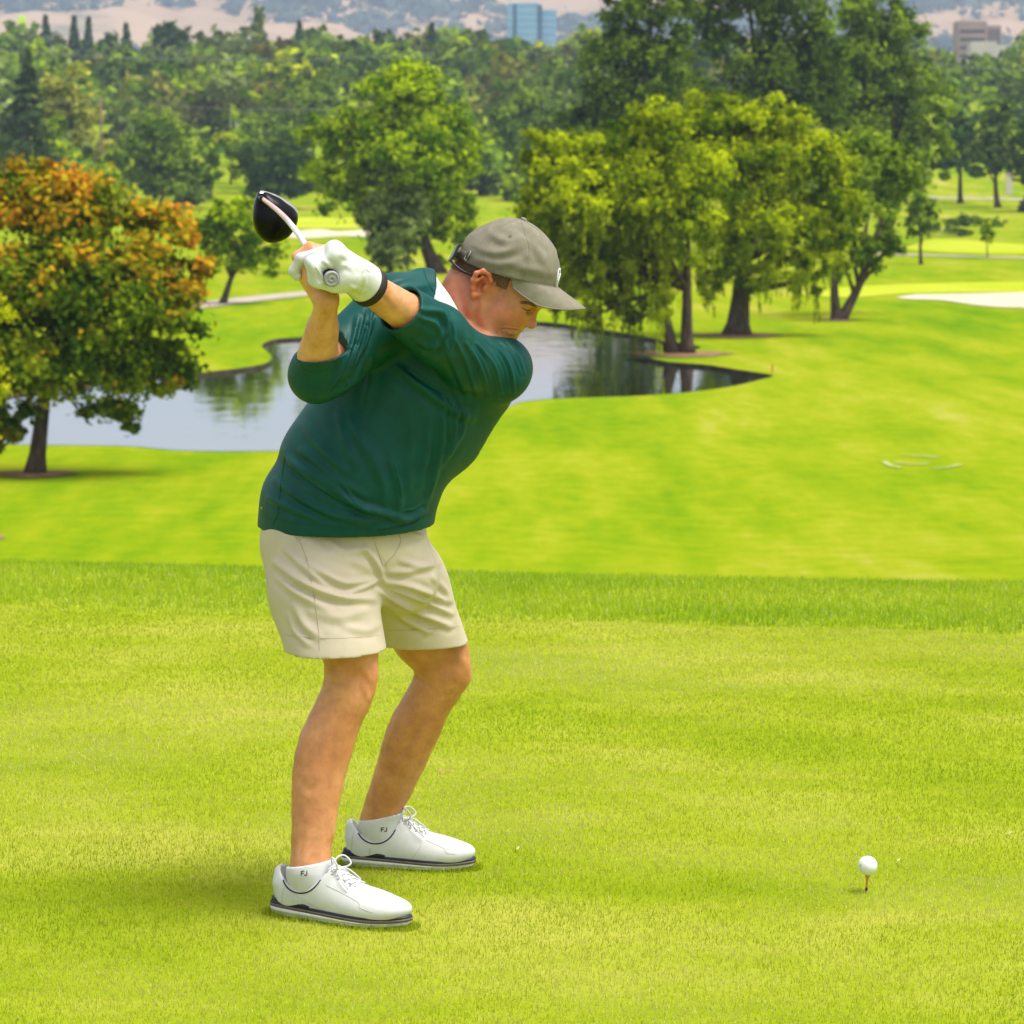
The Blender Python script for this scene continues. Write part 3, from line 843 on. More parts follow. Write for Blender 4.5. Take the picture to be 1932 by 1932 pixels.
# ---- left and middle background, nearest first
BG = [  # base px, base py, lobes, palette, leaves, name, label
    (300, 402, [(300, 270, 60, 55), (270, 310, 60, 50), (350, 290, 60, 55), (320, 345, 80, 35), (240, 300, 40, 45), (370, 340, 40, 40)], 'mid', 5000, 'pine_tree', 'broad pine with a reddish trunk left of the club head', M_BARKR),
    (435, 352, [(430, 268, 26, 24), (448, 295, 20, 26), (440, 320, 14, 18)], 'yellow', 1500, 'yellow_tree', 'small bright yellow tree between darker trees above the maple', None),
    (520, 395, [(520, 300, 60, 60), (560, 330, 60, 50), (480, 330, 45, 50), (530, 360, 60, 30)], 'deep', 4200, 'dark_tree', 'dense dark tree right behind the club head', None),
    (350, 392, [(350, 362, 40, 24), (385, 370, 25, 18)], 'grey', 1500, 'round_shrub', 'round grey-green shrub above the orange maple', None),
    (100, 400, [(95, 285, 30, 60), (120, 320, 40, 50), (75, 330, 35, 40), (105, 240, 18, 30)], 'bright', 3200, 'upright_tree', 'upright fresh green tree just above the orange maple', None),
    (190, 415, [(175, 345, 45, 40), (215, 370, 30, 30), (150, 380, 40, 30)], 'bright', 2600, 'bushy_tree', 'low bright bushy tree touching the top of the maple', None),
    (10, 400, [(10, 285, 50, 45), (-20, 330, 50, 50), (45, 320, 40, 45)], 'mid', 3400, 'green_tree', 'round green tree at the far left above the maple', None),
    (140, 388, [(130, 175, 50, 50), (160, 230, 32, 60), (110, 230, 30, 60), (190, 300, 25, 40), (80, 170, 30, 30)], 'gold', 4200, 'weeping_willow', 'golden weeping willow beside the dark spruce at the left', None),
    (1000, 372, [(1000, 215, 55, 40), (960, 250, 45, 50), (1035, 260, 40, 50), (985, 300, 55, 40)], 'mid', 3600, 'green_tree', 'mid green tree between the shade tree and the willow', None),
    (590, 365, [(590, 210, 45, 40), (560, 240, 40, 40), (620, 250, 40, 40)], 'mid', 2400, 'green_tree', 'green tree with a pale top left of the tall shade tree', None),
    (400, 345, [(395, 195, 50, 40), (370, 215, 30, 30), (420, 215, 35, 30)], 'olive', 2600, 'brown_tree', 'olive brown tree in the middle of the left background', None),
    (500, 340, [(500, 185, 50, 30), (530, 200, 35, 30), (470, 205, 35, 28)], 'olive', 2400, 'brown_tree', 'tawny tree right of the olive brown one', None),
    (250, 345, [(235, 120, 40, 35), (220, 150, 45, 40), (262, 150, 30, 40)], 'mid', 2800, 'green_tree', 'tall mid green tree right of the golden willow', None),
    (320, 335, [(320, 85, 40, 40), (300, 115, 45, 35), (345, 120, 40, 30), (310, 60, 20, 25)], 'deep', 3000, 'dark_tree', 'dark rounded tree breaking the left skyline', None),
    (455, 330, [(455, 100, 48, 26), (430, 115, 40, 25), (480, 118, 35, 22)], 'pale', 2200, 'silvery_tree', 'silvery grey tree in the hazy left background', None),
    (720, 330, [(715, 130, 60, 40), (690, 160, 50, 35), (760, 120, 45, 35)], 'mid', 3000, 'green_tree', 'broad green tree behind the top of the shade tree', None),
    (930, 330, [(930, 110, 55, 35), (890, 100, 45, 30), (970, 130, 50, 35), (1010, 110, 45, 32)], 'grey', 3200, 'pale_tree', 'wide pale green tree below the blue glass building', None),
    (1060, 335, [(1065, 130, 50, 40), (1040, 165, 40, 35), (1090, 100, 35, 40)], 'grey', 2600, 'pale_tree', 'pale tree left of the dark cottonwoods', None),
    (1880, 330, [(1880, 150, 50, 40), (1850, 170, 35, 32), (1920, 165, 45, 40)], 'mid', 2600, 'green_tree', 'green tree under the brown building at the right', None),
    (645, 330, [(640, 95, 40, 28), (670, 105, 35, 25), (615, 110, 35, 24)], 'mid', 2200, 'green_tree', 'hazy green tree under the foothills, left of the shade tree', None),
    (170, 330, [(165, 105, 45, 28), (130, 118, 40, 25), (200, 112, 35, 25)], 'bright', 2200, 'green_tree', 'sunny green tree below the skyline spruces', None),
    (40, 330, [(30, 110, 40, 30), (0, 130, 45, 35), (60, 100, 35, 25)], 'mid', 2200, 'green_tree', 'green tree behind the dark spruce at the far left', None),
]
for i, (bx, by, lob, pl, n, nm, lab, bk) in enumerate(BG):
    lo_ = max(l[1] + l[3] for l in lob); hi_ = min(l[1] - l[3] for l in lob)
    q_ = spot(bx, min(by, max(lo_ + 0.10 * (lo_ - hi_), 150)))
    tree(nm, q_, px_lobes(lob, q_[1]), PAL[pl], n, lab, 40 + i, clump=0.34, nclump=16, limbs=4, bark=bk, weep=0.0, group='trees of the wooded background')
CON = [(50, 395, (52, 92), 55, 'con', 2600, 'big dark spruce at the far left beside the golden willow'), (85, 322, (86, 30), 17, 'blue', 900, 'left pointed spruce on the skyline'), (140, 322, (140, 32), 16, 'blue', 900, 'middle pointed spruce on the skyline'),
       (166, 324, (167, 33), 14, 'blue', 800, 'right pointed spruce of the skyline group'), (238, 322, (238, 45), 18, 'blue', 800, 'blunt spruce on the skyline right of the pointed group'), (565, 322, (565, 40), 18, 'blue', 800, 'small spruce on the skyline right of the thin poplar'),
       (815, 330, (815, 45), 17, 'con', 900, 'dark narrow spruce under the foothills left of the glass building'), (735, 330, (735, 58), 16, 'olive', 800, 'brownish spruce left of the dark narrow one')]
for i, (bx, by, top, hw, pl, n, lab) in enumerate(CON):
    q_ = spot(bx, min(by, max(top[1] + hw * 6.0, 152))); conifer('spruce_tree', q_, top, hw, PAL[pl], n, lab, i, group='spruces of the wooded background')
q_ = spot(490, 160)
tree('poplar_tree', q_, px_lobes([(490, 30, 9, 18), (488, 55, 8, 25), (491, 80, 7, 25)], q_[1]), PAL['grey'], 700, 'thin pale poplar standing above the skyline', 90, clump=0.5, nclump=8, limbs=2)
# ---- the far wood that reads as one mass
rng = np.random.default_rng(5)
V, Fc, Cc = [], [], []; off = 0
for i in range(820):
    y = 540 * (2500 / 540) ** (rng.random() ** 1.1); x = rng.uniform(-0.18, 0.18) * (y + 30)
    qx, qy = proj(np.array([x, y, float(hgt(x, y))]))
    if y < 760 and (qx > 1650 or 500 < qx < 760 and y < 560): continue
    z = float(hgt(x, y)); Hh = rng.uniform(9, 17) if y > 720 else rng.uniform(5, 10); R = Hh * rng.uniform(0.40, 0.65)
    tpx, tpy = proj(np.array([x, y, z + Hh]))
    if (1785 < tpx < 1925 and tpy < 92) or (935 < tpx < 1065 and tpy < 60): continue
    lobes = [(np.array([x + rng.normal() * R * 0.5, y + rng.normal() * R * 0.5, z + Hh * q]), np.array([R * 0.8, R * 0.8, Hh * 0.3])) for q in (0.25, 0.5, 0.72)]
    c, d, k, s = blob_leaves(lobes, 215, rng, 0.45, 8)
    br_ = rng.uniform(0.55, 1.45); pal = PAL[['mid', 'mid', 'bright', 'cotton', 'grey', 'olive', 'deep', 'mid'][rng.integers(0, 8)]]
    pal = (np.array(pal[0]) * br_, np.minimum(np.array(pal[1]) * br_, 0.6))
    nrm = unit(d + rng.normal(size=d.shape) * 0.5)
    v, f = leaf_quads(c, nrm, y * 0.0031 * rng.uniform(0.7, 1.3, len(c)), 0.7, rng)
    V.append(v); Fc.append(f + off); off += len(v); Cc.append(np.repeat(tone(pal, np.clip(s * 0.6 + 0.2, 0, 1), rng), 4, 0))
me = mesh_np('distant_woodland', np.concatenate(V), np.concatenate(Fc), smooth=False); set_col(me, np.concatenate(Cc))
tag(link('distant_woodland', me, None, M_LEAF), 'hazy belt of distant woodland below the foothills', 'woodland', kind='stuff')
# ================================================================== foothills, town, wires, small course furniture
def fbm(x, y, seed, octs=5):
    r = np.random.default_rng(seed); out = 0; a = 1.0; f = 1.0
    for _ in range(octs):
        ph = r.uniform(0, 6.28, 4); an = r.uniform(0, 3.14, 2)
        for k in range(2):
            u = (x * math.cos(an[k]) + y * math.sin(an[k])) * f
            w = (-x * math.sin(an[k]) + y * math.cos(an[k])) * f
            out = out + a * np.sin(u + ph[k] + 1.3 * np.sin(w * 0.7 + ph[k + 2]))
        a *= 0.5; f *= 2.1
    return out
gx = np.linspace(-2600, 2600, 150); gy = np.linspace(2700, 7600, 110)
X, Yg = np.meshgrid(gx, gy)
ramp_ = sstep((Yg - 2700) / 4600)
Z = 36 + 312 * ramp_ ** 1.15 + (10 + 75 * ramp_) * 0.33 * fbm(X * 0.0042, Yg * 0.0034, 3)
def hill_z(x, y):
    rp = sstep((y - 2700) / 4600)
    return 36 + 312 * rp ** 1.15 + (10 + 75 * rp) * 0.33 * fbm(x * 0.0042, y * 0.0034, 3)
idx = np.arange(X.size).reshape(X.shape)
f = np.stack([idx[:-1, :-1], idx[:-1, 1:], idx[1:, 1:], idx[1:, :-1]], -1).reshape(-1, 4)
m, nt, b = new_mat('dry_hillside')
tc = N(nt, 'ShaderNodeTexCoord')
n1 = N(nt, 'ShaderNodeTexNoise', i_Scale=0.0035, i_Detail=7.0, i_Roughness=0.62); nt.links.new(tc.outputs['Object'], n1.inputs['Vector'])
r_ = ramp(nt, [(0.38, (0.30, 0.20, 0.12)), (0.52, (0.42, 0.28, 0.17)), (0.60, (0.38, 0.26, 0.16)), (0.66, (0.14, 0.13, 0.07)), (0.8, (0.08, 0.10, 0.06))])
nt.links.new(n1.outputs['Fac'], r_.inputs[0]); nt.links.new(r_.outputs[0], b.inputs['Base Color'])
b.inputs['Roughness'].default_value = 1.0; b.inputs['Specular IOR Level'].default_value = 0.0
hills = link('foothills', mesh_np('foothills', np.column_stack([X.ravel(), Yg.ravel(), Z.ravel()]), f), None, m); tag(hills, kind='structure')
# belts of trees on the hillside
rng = np.random.default_rng(8); V, Fc, Cc = [], [], []; off = 0
for i in range(1500):
    y = rng.choice([2750, 3150, 3700, 4300, 5200]) + rng.normal() * 70; x = rng.uniform(-0.18, 0.18) * y
    if math.sin(x * 0.006 + y) + math.sin(x * 0.0017 + y * 0.5) < -0.3: continue
    z = float(hill_z(x, y)); Hh = rng.uniform(5, 10); W = rng.uniform(40, 95)
    c, d, k, s = blob_leaves([(np.array([x, y, z + Hh * 0.4]), np.array([W, W * 0.6, Hh * 0.55]))], 44, rng, 0.5, 7)
    v, f = leaf_quads(c, unit(d + rng.normal(size=d.shape) * 0.4), y * 0.0034 * rng.uniform(0.7, 1.3, len(c)), 0.8, rng)
    V.append(v); Fc.append(f + off); off += len(v); Cc.append(np.repeat(tone(((0.055, 0.085, 0.08), (0.10, 0.14, 0.12)), s, rng), 4, 0))
me = mesh_np('hillside_trees', np.concatenate(V), np.concatenate(Fc), smooth=False); set_col(me, np.concatenate(Cc))
tag(link('hillside_trees', me, None, M_LEAF), 'dark belts of trees across the dry foothills', 'woodland', kind='stuff')

# ---- town buildings
M_GLASSB = noise_mat('blue_curtain_glass', (0.20, 0.40, 0.66), (0.27, 0.48, 0.74), scale=0.05, rough=0.25, spec=0.6)
M_GLASSD = noise_mat('dark_blue_glass', (0.03, 0.09, 0.20), (0.05, 0.13, 0.27), scale=0.05, rough=0.25, spec=0.6)
M_MULL = noise_mat('pale_blue_frame', (0.30, 0.45, 0.62), (0.38, 0.52, 0.68), scale=0.2, rough=0.5)
M_BRICKB = noise_mat('hazed_brown_brick', (0.33, 0.21, 0.18), (0.40, 0.27, 0.23), scale=0.1, rough=0.9, spec=0.1)  # brown brick paled towards pink, distance haze mixed into its colour
M_CREAM = noise_mat('cream_render', (0.55, 0.48, 0.42), (0.64, 0.57, 0.51), scale=0.1, rough=0.9, spec=0.1)
M_WINB = noise_mat('dark_window_glass', (0.03, 0.04, 0.06), (0.06, 0.07, 0.10), scale=0.3, rough=0.2)  # dark blue-grey glass for all the windows
M_ROOF = noise_mat('grey_shingle', (0.10, 0.09, 0.085), (0.16, 0.15, 0.14), scale=0.6, rough=0.95, spec=0.1)
def block(root, name, px0, px1, pytop, Y, depth, mat, dy=0.0, base=None):
    a, b_ = P(px0, pytop, Y + dy), P(px1, pytop, Y + dy)
    z0 = float(hgt(a[0], Y)) - 1 if base is None else base
    o = MB().box((a[0], Y + dy, z0), (b_[0], Y + dy + depth, a[2])).build(name, mat, root, smooth=False)
    return o, a[0], b_[0], z0, a[2]
Yb = 2150.0
gb = empty('office_tower', P(985, 70, Yb)); gb.location.z = float(hgt(gb.location.x, Yb)); tag(gb, 'blue glass office tower with two blocks on the skyline', 'building')
w1, ax0, ax1, z0, z1 = block(gb, 'tower_block', 958, 1017, 5, Yb, 24, M_GLASSB)
w2, bx0, bx1, z2, z3 = block(gb, 'lower_block', 1021, 1050, 18, Yb, 22, M_GLASSB, dy=3)
block(gb, 'dark_bay', 968, 975, 8, Yb, 3, M_GLASSD, dy=-0.6); block(gb, 'dark_bay', 1014, 1023, 9, Yb, 6, M_GLASSD, dy=-0.4)
for zz in np.arange(z0 + 4, z1, 4.2): MB().box((ax0 - 0.1, Yb - 0.25, zz), (ax1 + 0.1, Yb + 0.2, zz + 0.7)).build('floor_band', M_MULL, gb, smooth=False)
for zz in np.arange(z2 + 4, z3, 4.2): MB().box((bx0 - 0.1, Yb + 2.75, zz), (bx1 + 0.1, Yb + 3.2, zz + 0.7)).build('floor_band', M_MULL, gb, smooth=False)
Yc = 1900.0
bb = empty('brick_building', P(1850, 95, Yc)); bb.location.z = float(hgt(bb.location.x, Yc)); tag(bb, 'pinkish brown blocky building on the skyline at the right', 'building')
_, cx0, cx1, z0, z1 = block(bb, 'main_block', 1808, 1862, 40, Yc, 22, M_BRICKB)
_, dx0, dx1, z2, z3 = block(bb, 'side_block', 1862, 1889, 48, Yc, 20, M_BRICKB, dy=2)
block(bb, 'penthouse', 1818, 1838, 35, Yc, 10, M_CREAM, dy=5)
for zz in np.arange(z1 - 5, z0 + 10, -4.4):
    MB().box((cx0 + 1, Yc - 0.15, zz - 1.3), (cx1 - 1, Yc + 0.3, zz + 0.5)).build('window', M_WINB, bb, smooth=False)
for xx in np.linspace(dx0 + 1.0, dx1 - 1.6, 4): MB().box((xx, Yc + 1.85, z2 + 8), (xx + 0.9, Yc + 2.3, z3 - 2)).build('window', M_WINB, bb, smooth=False)
wb_ = empty('white_building', P(1860, 100, Yc - 60)); wb_.location.z = float(hgt(wb_.location.x, Yc - 60)); tag(wb_, 'low cream building in front of the brown one', 'building')
block(wb_, 'wall', 1832, 1880, 78, Yc - 60, 16, M_CREAM); block(wb_, 'wing', 1880, 1905, 84, Yc - 60, 14, M_CREAM, dy=2)
# ---- houses among the trees
def house(px, pytop, w_px, Y, wall_mat, label):
    for Y in np.arange(560, 1400, 10.0):
        if P(px, pytop, Y)[2] - float(hgt(P(px, pytop, Y)[0], Y)) < 6.5: break
    c = P(px, pytop, Y); m_ = ppm(Y); w = w_px / m_; g = float(hgt(c[0], Y)); top = c[2] - w * 0.16
    r = empty('house', (c[0], Y, g)); tag(r, label, 'house')
    MB().box((c[0] - w / 2, Y, g - 0.5), (c[0] + w / 2, Y + w * 0.6, top)).build('wall', wall_mat, r, smooth=False)
    h = w * 0.18; x0_, x1_ = c[0] - w * 0.54, c[0] + w * 0.54; y0_, y1_ = Y - w * 0.05, Y + w * 0.65; ym = (y0_ + y1_) / 2
    MB().add([(x0_, y0_, top), (x1_, y0_, top), (x1_, y1_, top), (x0_, y1_, top), (x0_, ym, top + h), (x1_, ym, top + h)], [(0, 1, 5, 4), (2, 3, 4, 5)]).add([(x0_, y0_, top), (x0_, ym, top + h), (x0_, y1_, top), (x1_, y0_, top), (x1_, ym, top + h), (x1_, y1_, top)], [(0, 1, 2), (3, 5, 4)]).build('roof', M_ROOF, r, smooth=False)
    for q in (-0.28, 0.05, 0.3): MB().box((c[0] + w * (q - 0.06), Y - 0.06, top - w * 0.2), (c[0] + w * (q + 0.06), Y + 0.05, top - w * 0.08)).build('window', M_WINB, r, smooth=False)
    return r
house(452, 226, 36, 480, M_CREAM, 'pale house half hidden behind the left background trees')
house(228, 240, 16, 470, M_BRICKB, 'little brick house right of the utility pole')
house(1905, 322, 13, 640, M_CREAM, 'pale house behind the park trees at the right')
# ---- poles and wires
M_POLE = noise_mat('weathered_pole_wood', (0.16, 0.10, 0.07), (0.24, 0.16, 0.11), scale=2, rough=0.95, spec=0.1)
M_WIRE = noise_mat('grey_wire', (0.22, 0.22, 0.23), (0.30, 0.30, 0.31), scale=2, rough=0.6)
def pole(px, pytop, Y, label):
    t = P(px, pytop, Y); g = float(hgt(t[0], Y)); r = empty('utility_pole', (t[0], Y, g)); tag(r, label, 'utility pole')
    MB().tube([(t[0], Y, g - 0.5), (t[0], Y, t[2])], [0.22, 0.16], 8).build('post', M_POLE, r)
    MB().box((t[0] - 1.2, Y - 0.08, t[2] - 0.9), (t[0] + 1.2, Y + 0.08, t[2] - 0.7)).build('crossarm', M_POLE, r, smooth=False)
    return t
t1 = pole(190, 186, 560, 'brown utility pole right of the golden willow'); t2 = P(-160, 176, 560); t3 = P(760, 198, 560)
def wire(a, b_, label, r=0.03, sag=1.2):
    t = np.linspace(0, 1, 24)[:, None]; p = a * (1 - t) + b_ * t; p[:, 2] -= (sag * 4 * t * (1 - t))[:, 0]
    tag(MB().tube(p, r, 5).build('power_line', M_WIRE, None), label, 'power line', 'power lines across the background')
wire(t1, t3, 'near power line running right from the brown pole'); wire(t2, t1, 'near power line running left from the brown pole')
wire(P(-150, 82, 640), P(820, 100, 640), 'upper power line crossing the left skyline trees', 0.045, 2.0); wire(P(1760, 118, 640), P(2100, 126, 640), 'power line crossing the trees at the right edge', 0.045, 1.0)
# ---- hazard stakes
M_RED = noise_mat('red_stake_paint', (0.55, 0.05, 0.03), (0.65, 0.09, 0.05), scale=5, rough=0.6)
for px, py, lab in ((1457, 703, 'red hazard stake at the tip of the pond'), (909, 817, 'red hazard stake on the near bank beside the golfer')):
    b = G(px, py, FZ); b[2] = float(hgt(b[0], b[1]))
    st = empty('hazard_stake', b); tag(st, lab, 'stake')
    MB().box((b[0] - 0.03, b[1] - 0.03, b[2] - 0.2), (b[0] + 0.03, b[1] + 0.03, b[2] + 0.36)).build('post', M_RED, st, smooth=False)
    MB().add([(b[0] - 0.03, b[1] - 0.03, b[2] + 0.36), (b[0] + 0.03, b[1] - 0.03, b[2] + 0.36), (b[0] + 0.03, b[1] + 0.03, b[2] + 0.36), (b[0] - 0.03, b[1] + 0.03, b[2] + 0.36), (b[0], b[1], b[2] + 0.42)], [(0, 1, 4), (1, 2, 4), (2, 3, 4), (3, 0, 4)]).build('point', M_RED, st, smooth=False)
# ---- air
m = bpy.data.materials.new('pale_air'); m.use_nodes = True; nt = m.node_tree; nt.nodes.clear()
o_ = nt.nodes.new('ShaderNodeOutputMaterial'); pv = nt.nodes.new('ShaderNodeVolumePrincipled')
pv.inputs['Color'].default_value = (0.64, 0.79, 1.0, 1); pv.inputs['Density'].default_value = 0.000120; pv.inputs['Anisotropy'].default_value = 0.0
nt.links.new(pv.outputs[0], o_.inputs['Volume'])
hz = MB().box((-3400, -3400, -12), (3400, 7900, 520)).build('haze', m, None, smooth=False); tag(hz, 'pale summer haze over the valley', 'haze', kind='stuff')
# ================================================================== the golfer
def skin_material():
    m, nt, b = new_mat('skin')
    at = N(nt, 'ShaderNodeAttribute', attribute_name='Col')
    tc = N(nt, 'ShaderNodeTexCoord')
    nz = N(nt, 'ShaderNodeTexNoise', i_Scale=38.0, i_Detail=5.0, i_Roughness=0.65)
    nt.links.new(tc.outputs['Object'], nz.inputs['Vector'])
    r = ramp(nt, [(0.3, (0.84, 0.79, 0.74)), (0.7, (1.12, 1.12, 1.12))])
    nb = N(nt, 'ShaderNodeTexNoise', i_Scale=11.0, i_Detail=3.0); nt.links.new(tc.outputs['Object'], nb.inputs['Vector'])
    rb = ramp(nt, [(0.35, (0.90, 0.82, 0.76)), (0.65, (1.08, 1.10, 1.12))]); nt.links.new(nb.outputs['Fac'], rb.inputs[0])
    nt.links.new(nz.outputs['Fac'], r.inputs[0])
    mx = N(nt, 'ShaderNodeMix', data_type='RGBA', blend_type='MULTIPLY'); mx.inputs[0].default_value = 1.0
    nt.links.new(at.outputs['Color'], mx.inputs[6]); nt.links.new(r.outputs[0], mx.inputs[7])
    mx2 = N(nt, 'ShaderNodeMix', data_type='RGBA', blend_type='MULTIPLY'); mx2.inputs[0].default_value = 1.0
    nt.links.new(mx.outputs[2], mx2.inputs[6]); nt.links.new(rb.outputs[0], mx2.inputs[7])
    nt.links.new(mx2.outputs[2], b.inputs['Base Color'])
    b.inputs['Roughness'].default_value = 0.44
    b.inputs['Specular IOR Level'].default_value = 0.5
    b.inputs['Subsurface Weight'].default_value = 0.18
    b.inputs['Subsurface Radius'].default_value = (1.0, 0.35, 0.18)
    b.inputs['Subsurface Scale'].default_value = 0.006
    n2 = N(nt, 'ShaderNodeTexNoise', i_Scale=420.0, i_Detail=3.0)
    nt.links.new(tc.outputs['Object'], n2.inputs['Vector'])
    bp = N(nt, 'ShaderNodeBump', i_Strength=0.22, i_Distance=0.001)
    nt.links.new(n2.outputs['Fac'], bp.inputs['Height']); nt.links.new(bp.outputs[0], b.inputs['Normal'])
    return m

M_SKIN = skin_material()
M_SHIRT = noise_mat('teal_knit', (0.0, 0.052, 0.047), (0.0, 0.070, 0.063), scale=30, rough=0.52, bump=0.16, bscale=900, spec=0.24, dist=0.0006)
M_SHORTS = noise_mat('beige_stretch_twill', (0.53, 0.455, 0.335), (0.585, 0.505, 0.38), scale=18, rough=0.75, bump=0.15, bscale=1100, spec=0.2, dist=0.0006)
M_SEAM = noise_mat('beige_stitching', (0.42, 0.355, 0.255), (0.48, 0.41, 0.30), scale=300, rough=0.8)
M_CAP = noise_mat('khaki_grey_cotton', (0.19, 0.175, 0.13), (0.235, 0.215, 0.165), scale=60, rough=0.85, bump=0.2, bscale=1300, spec=0.15, dist=0.0005)
M_CAPSEAM = noise_mat('khaki_grey_stitching', (0.15, 0.135, 0.095), (0.21, 0.19, 0.14), scale=400, rough=0.9)
M_WHITE_CLOTH = noise_mat('white_cotton', (0.60, 0.60, 0.63), (0.66, 0.66, 0.69), scale=40, rough=0.85, bump=0.2, bscale=900, spec=0.2, dist=0.0006)
M_GLOVE = noise_mat('white_cabretta_leather', (0.56, 0.57, 0.55), (0.66, 0.67, 0.65), scale=45, rough=0.6, bump=0.25, bscale=260, spec=0.3, dist=0.001)
M_SHOE = noise_mat('white_shoe_leather', (0.58, 0.585, 0.57), (0.66, 0.665, 0.65), scale=25, rough=0.42, bump=0.1, bscale=240, spec=0.45, dist=0.0008)
M_SHOESEAM = noise_mat('grey_shoe_seam', (0.40, 0.41, 0.39), (0.5, 0.5, 0.48), scale=200, rough=0.7)
M_SOLE = noise_mat('white_rubber', (0.62, 0.62, 0.57), (0.75, 0.75, 0.70), scale=60, rough=0.6, bump=0.15, bscale=150)
M_NAVY = noise_mat('navy_rubber', (0.012, 0.016, 0.03), (0.02, 0.025, 0.045), scale=50, rough=0.5)
M_BROWN = noise_mat('taupe_rubber', (0.10, 0.075, 0.065), (0.14, 0.11, 0.10), scale=50, rough=0.55)
M_BLACK = noise_mat('black_elastic', (0.012, 0.010, 0.010), (0.028, 0.022, 0.022), scale=200, rough=0.7, bump=0.2, bscale=1500, dist=0.0005)
M_INK = noise_mat('black_print', (0.01, 0.01, 0.012), (0.02, 0.02, 0.022), scale=90, rough=0.7)
M_HAIR = noise_mat('cropped_brown_hair', (0.075, 0.040, 0.027), (0.25, 0.135, 0.09), scale=420, rough=0.8, bump=0.8, bscale=900, dist=0.001, detail=6)
M_STEEL = noise_mat('brushed_metal', (0.5, 0.5, 0.5), (0.62, 0.62, 0.62), scale=200, rough=0.3, metallic=1.0)

person = empty('person', (-0.30, 0.0, 0.0))
tag(person, 'man in teal pullover, beige shorts and grey cap at the top of his golf backswing', 'person')

# ---- feet: frames on the ground
def foot_frame(hpx, tpx):
    h = G(*hpx); t = G(*tpx)
    d = t - h; L = np.linalg.norm(d); d /= L
    s = np.array([d[1], -d[0], 0.0])          # his right / towards us
    return h, d, s, L
FR = foot_frame((518, 1722), (770, 1752))
FL = foot_frame((650, 1632), (893, 1640))
def FT(fr, x, y, z):
    h, d, s, L = fr; k = L / 0.300
    return h + d * x * k + s * y * k + np.array([0, 0, z])

# ---- joints (as seen, with depth)
R_HIP, L_HIP = P(598, 1000, -0.05), P(712, 1000, 0.10)
R_KNEE, L_KNEE = P(664, 1272, -0.16), P(836, 1262, 0.21)
R_ANK, L_ANK = FT(FR, 0.082, 0, 0.105), FT(FL, 0.082, 0, 0.105)
R_SH, L_SH = P(742, 585, -0.15), P(938, 697, -0.085)
R_EL, L_EL = P(597, 708, -0.27), P(826, 630, -0.24)
R_WR, L_WR = P(616, 568, -0.425), P(692, 540, -0.42)
BUTT, HOSEL = P(625, 525, -0.515), P(492.5, 373, 0.55)
AX = (HOSEL - BUTT) / np.linalg.norm(HOSEL - BUTT)
E1 = RGT - AX * (RGT @ AX); E1 /= np.linalg.norm(E1)
E2 = np.cross(E1, AX); E2 /= np.linalg.norm(E2)
if E2[2] < 0: E2 = -E2
def CL(a, x, y):                       # around the grip: a metres along it, x right, y up (mm)
    return BUTT + AX * a + E1 * x * 0.001 + E2 * y * 0.001

# ---- head frame
HP, HY = math.radians(35), math.radians(9)
hf = np.array([math.cos(HP) * math.cos(HY), -math.cos(HP) * math.sin(HY), -math.sin(HP)])
hs = np.array([-math.sin(HY), -math.cos(HY), 0.0])
hu = np.cross(hs, hf); hu = hu if hu[2] > 0 else -hu
HO = P(915, 540, -0.055 - 0.072) - hs * 0.072          # the middle of the head at ear height
HFR = np.array([hf, hu, hs])
def H(f, u, s): return HO + hf * f * 0.001 + hu * u * 0.001 + hs * s * 0.001

hb_lo = HO - 0.16; hb_hi = HO + np.array([0.15, 0.12, 0.17])
bf = Field(mixed_axis(-0.60, 0.16, 0.0048, HO[0] - 0.10, HO[0] + 0.125, 0.0017),
           mixed_axis(-0.60, 0.48, 0.0058, HO[1] - 0.095, HO[1] + 0.03, 0.0017),
           mixed_axis(0.02, 1.62, 0.0052, HO[2] - 0.105, HO[2] + 0.10, 0.0017))
# torso and pelvis (inside the clothes)
bf.ell(P(650, 990, 0.0), (0.15, 0.12, 0.14)).cone(P(655, 960, 0.0), P(770, 740, -0.03), 0.12, 0.12, k=0.05)
bf.cone(R_SH, L_SH, 0.055, 0.055, k=0.05)
bf.cone(P(846, 610, -0.06), H(-36, -14, 0), 0.057, 0.054, k=0.02)
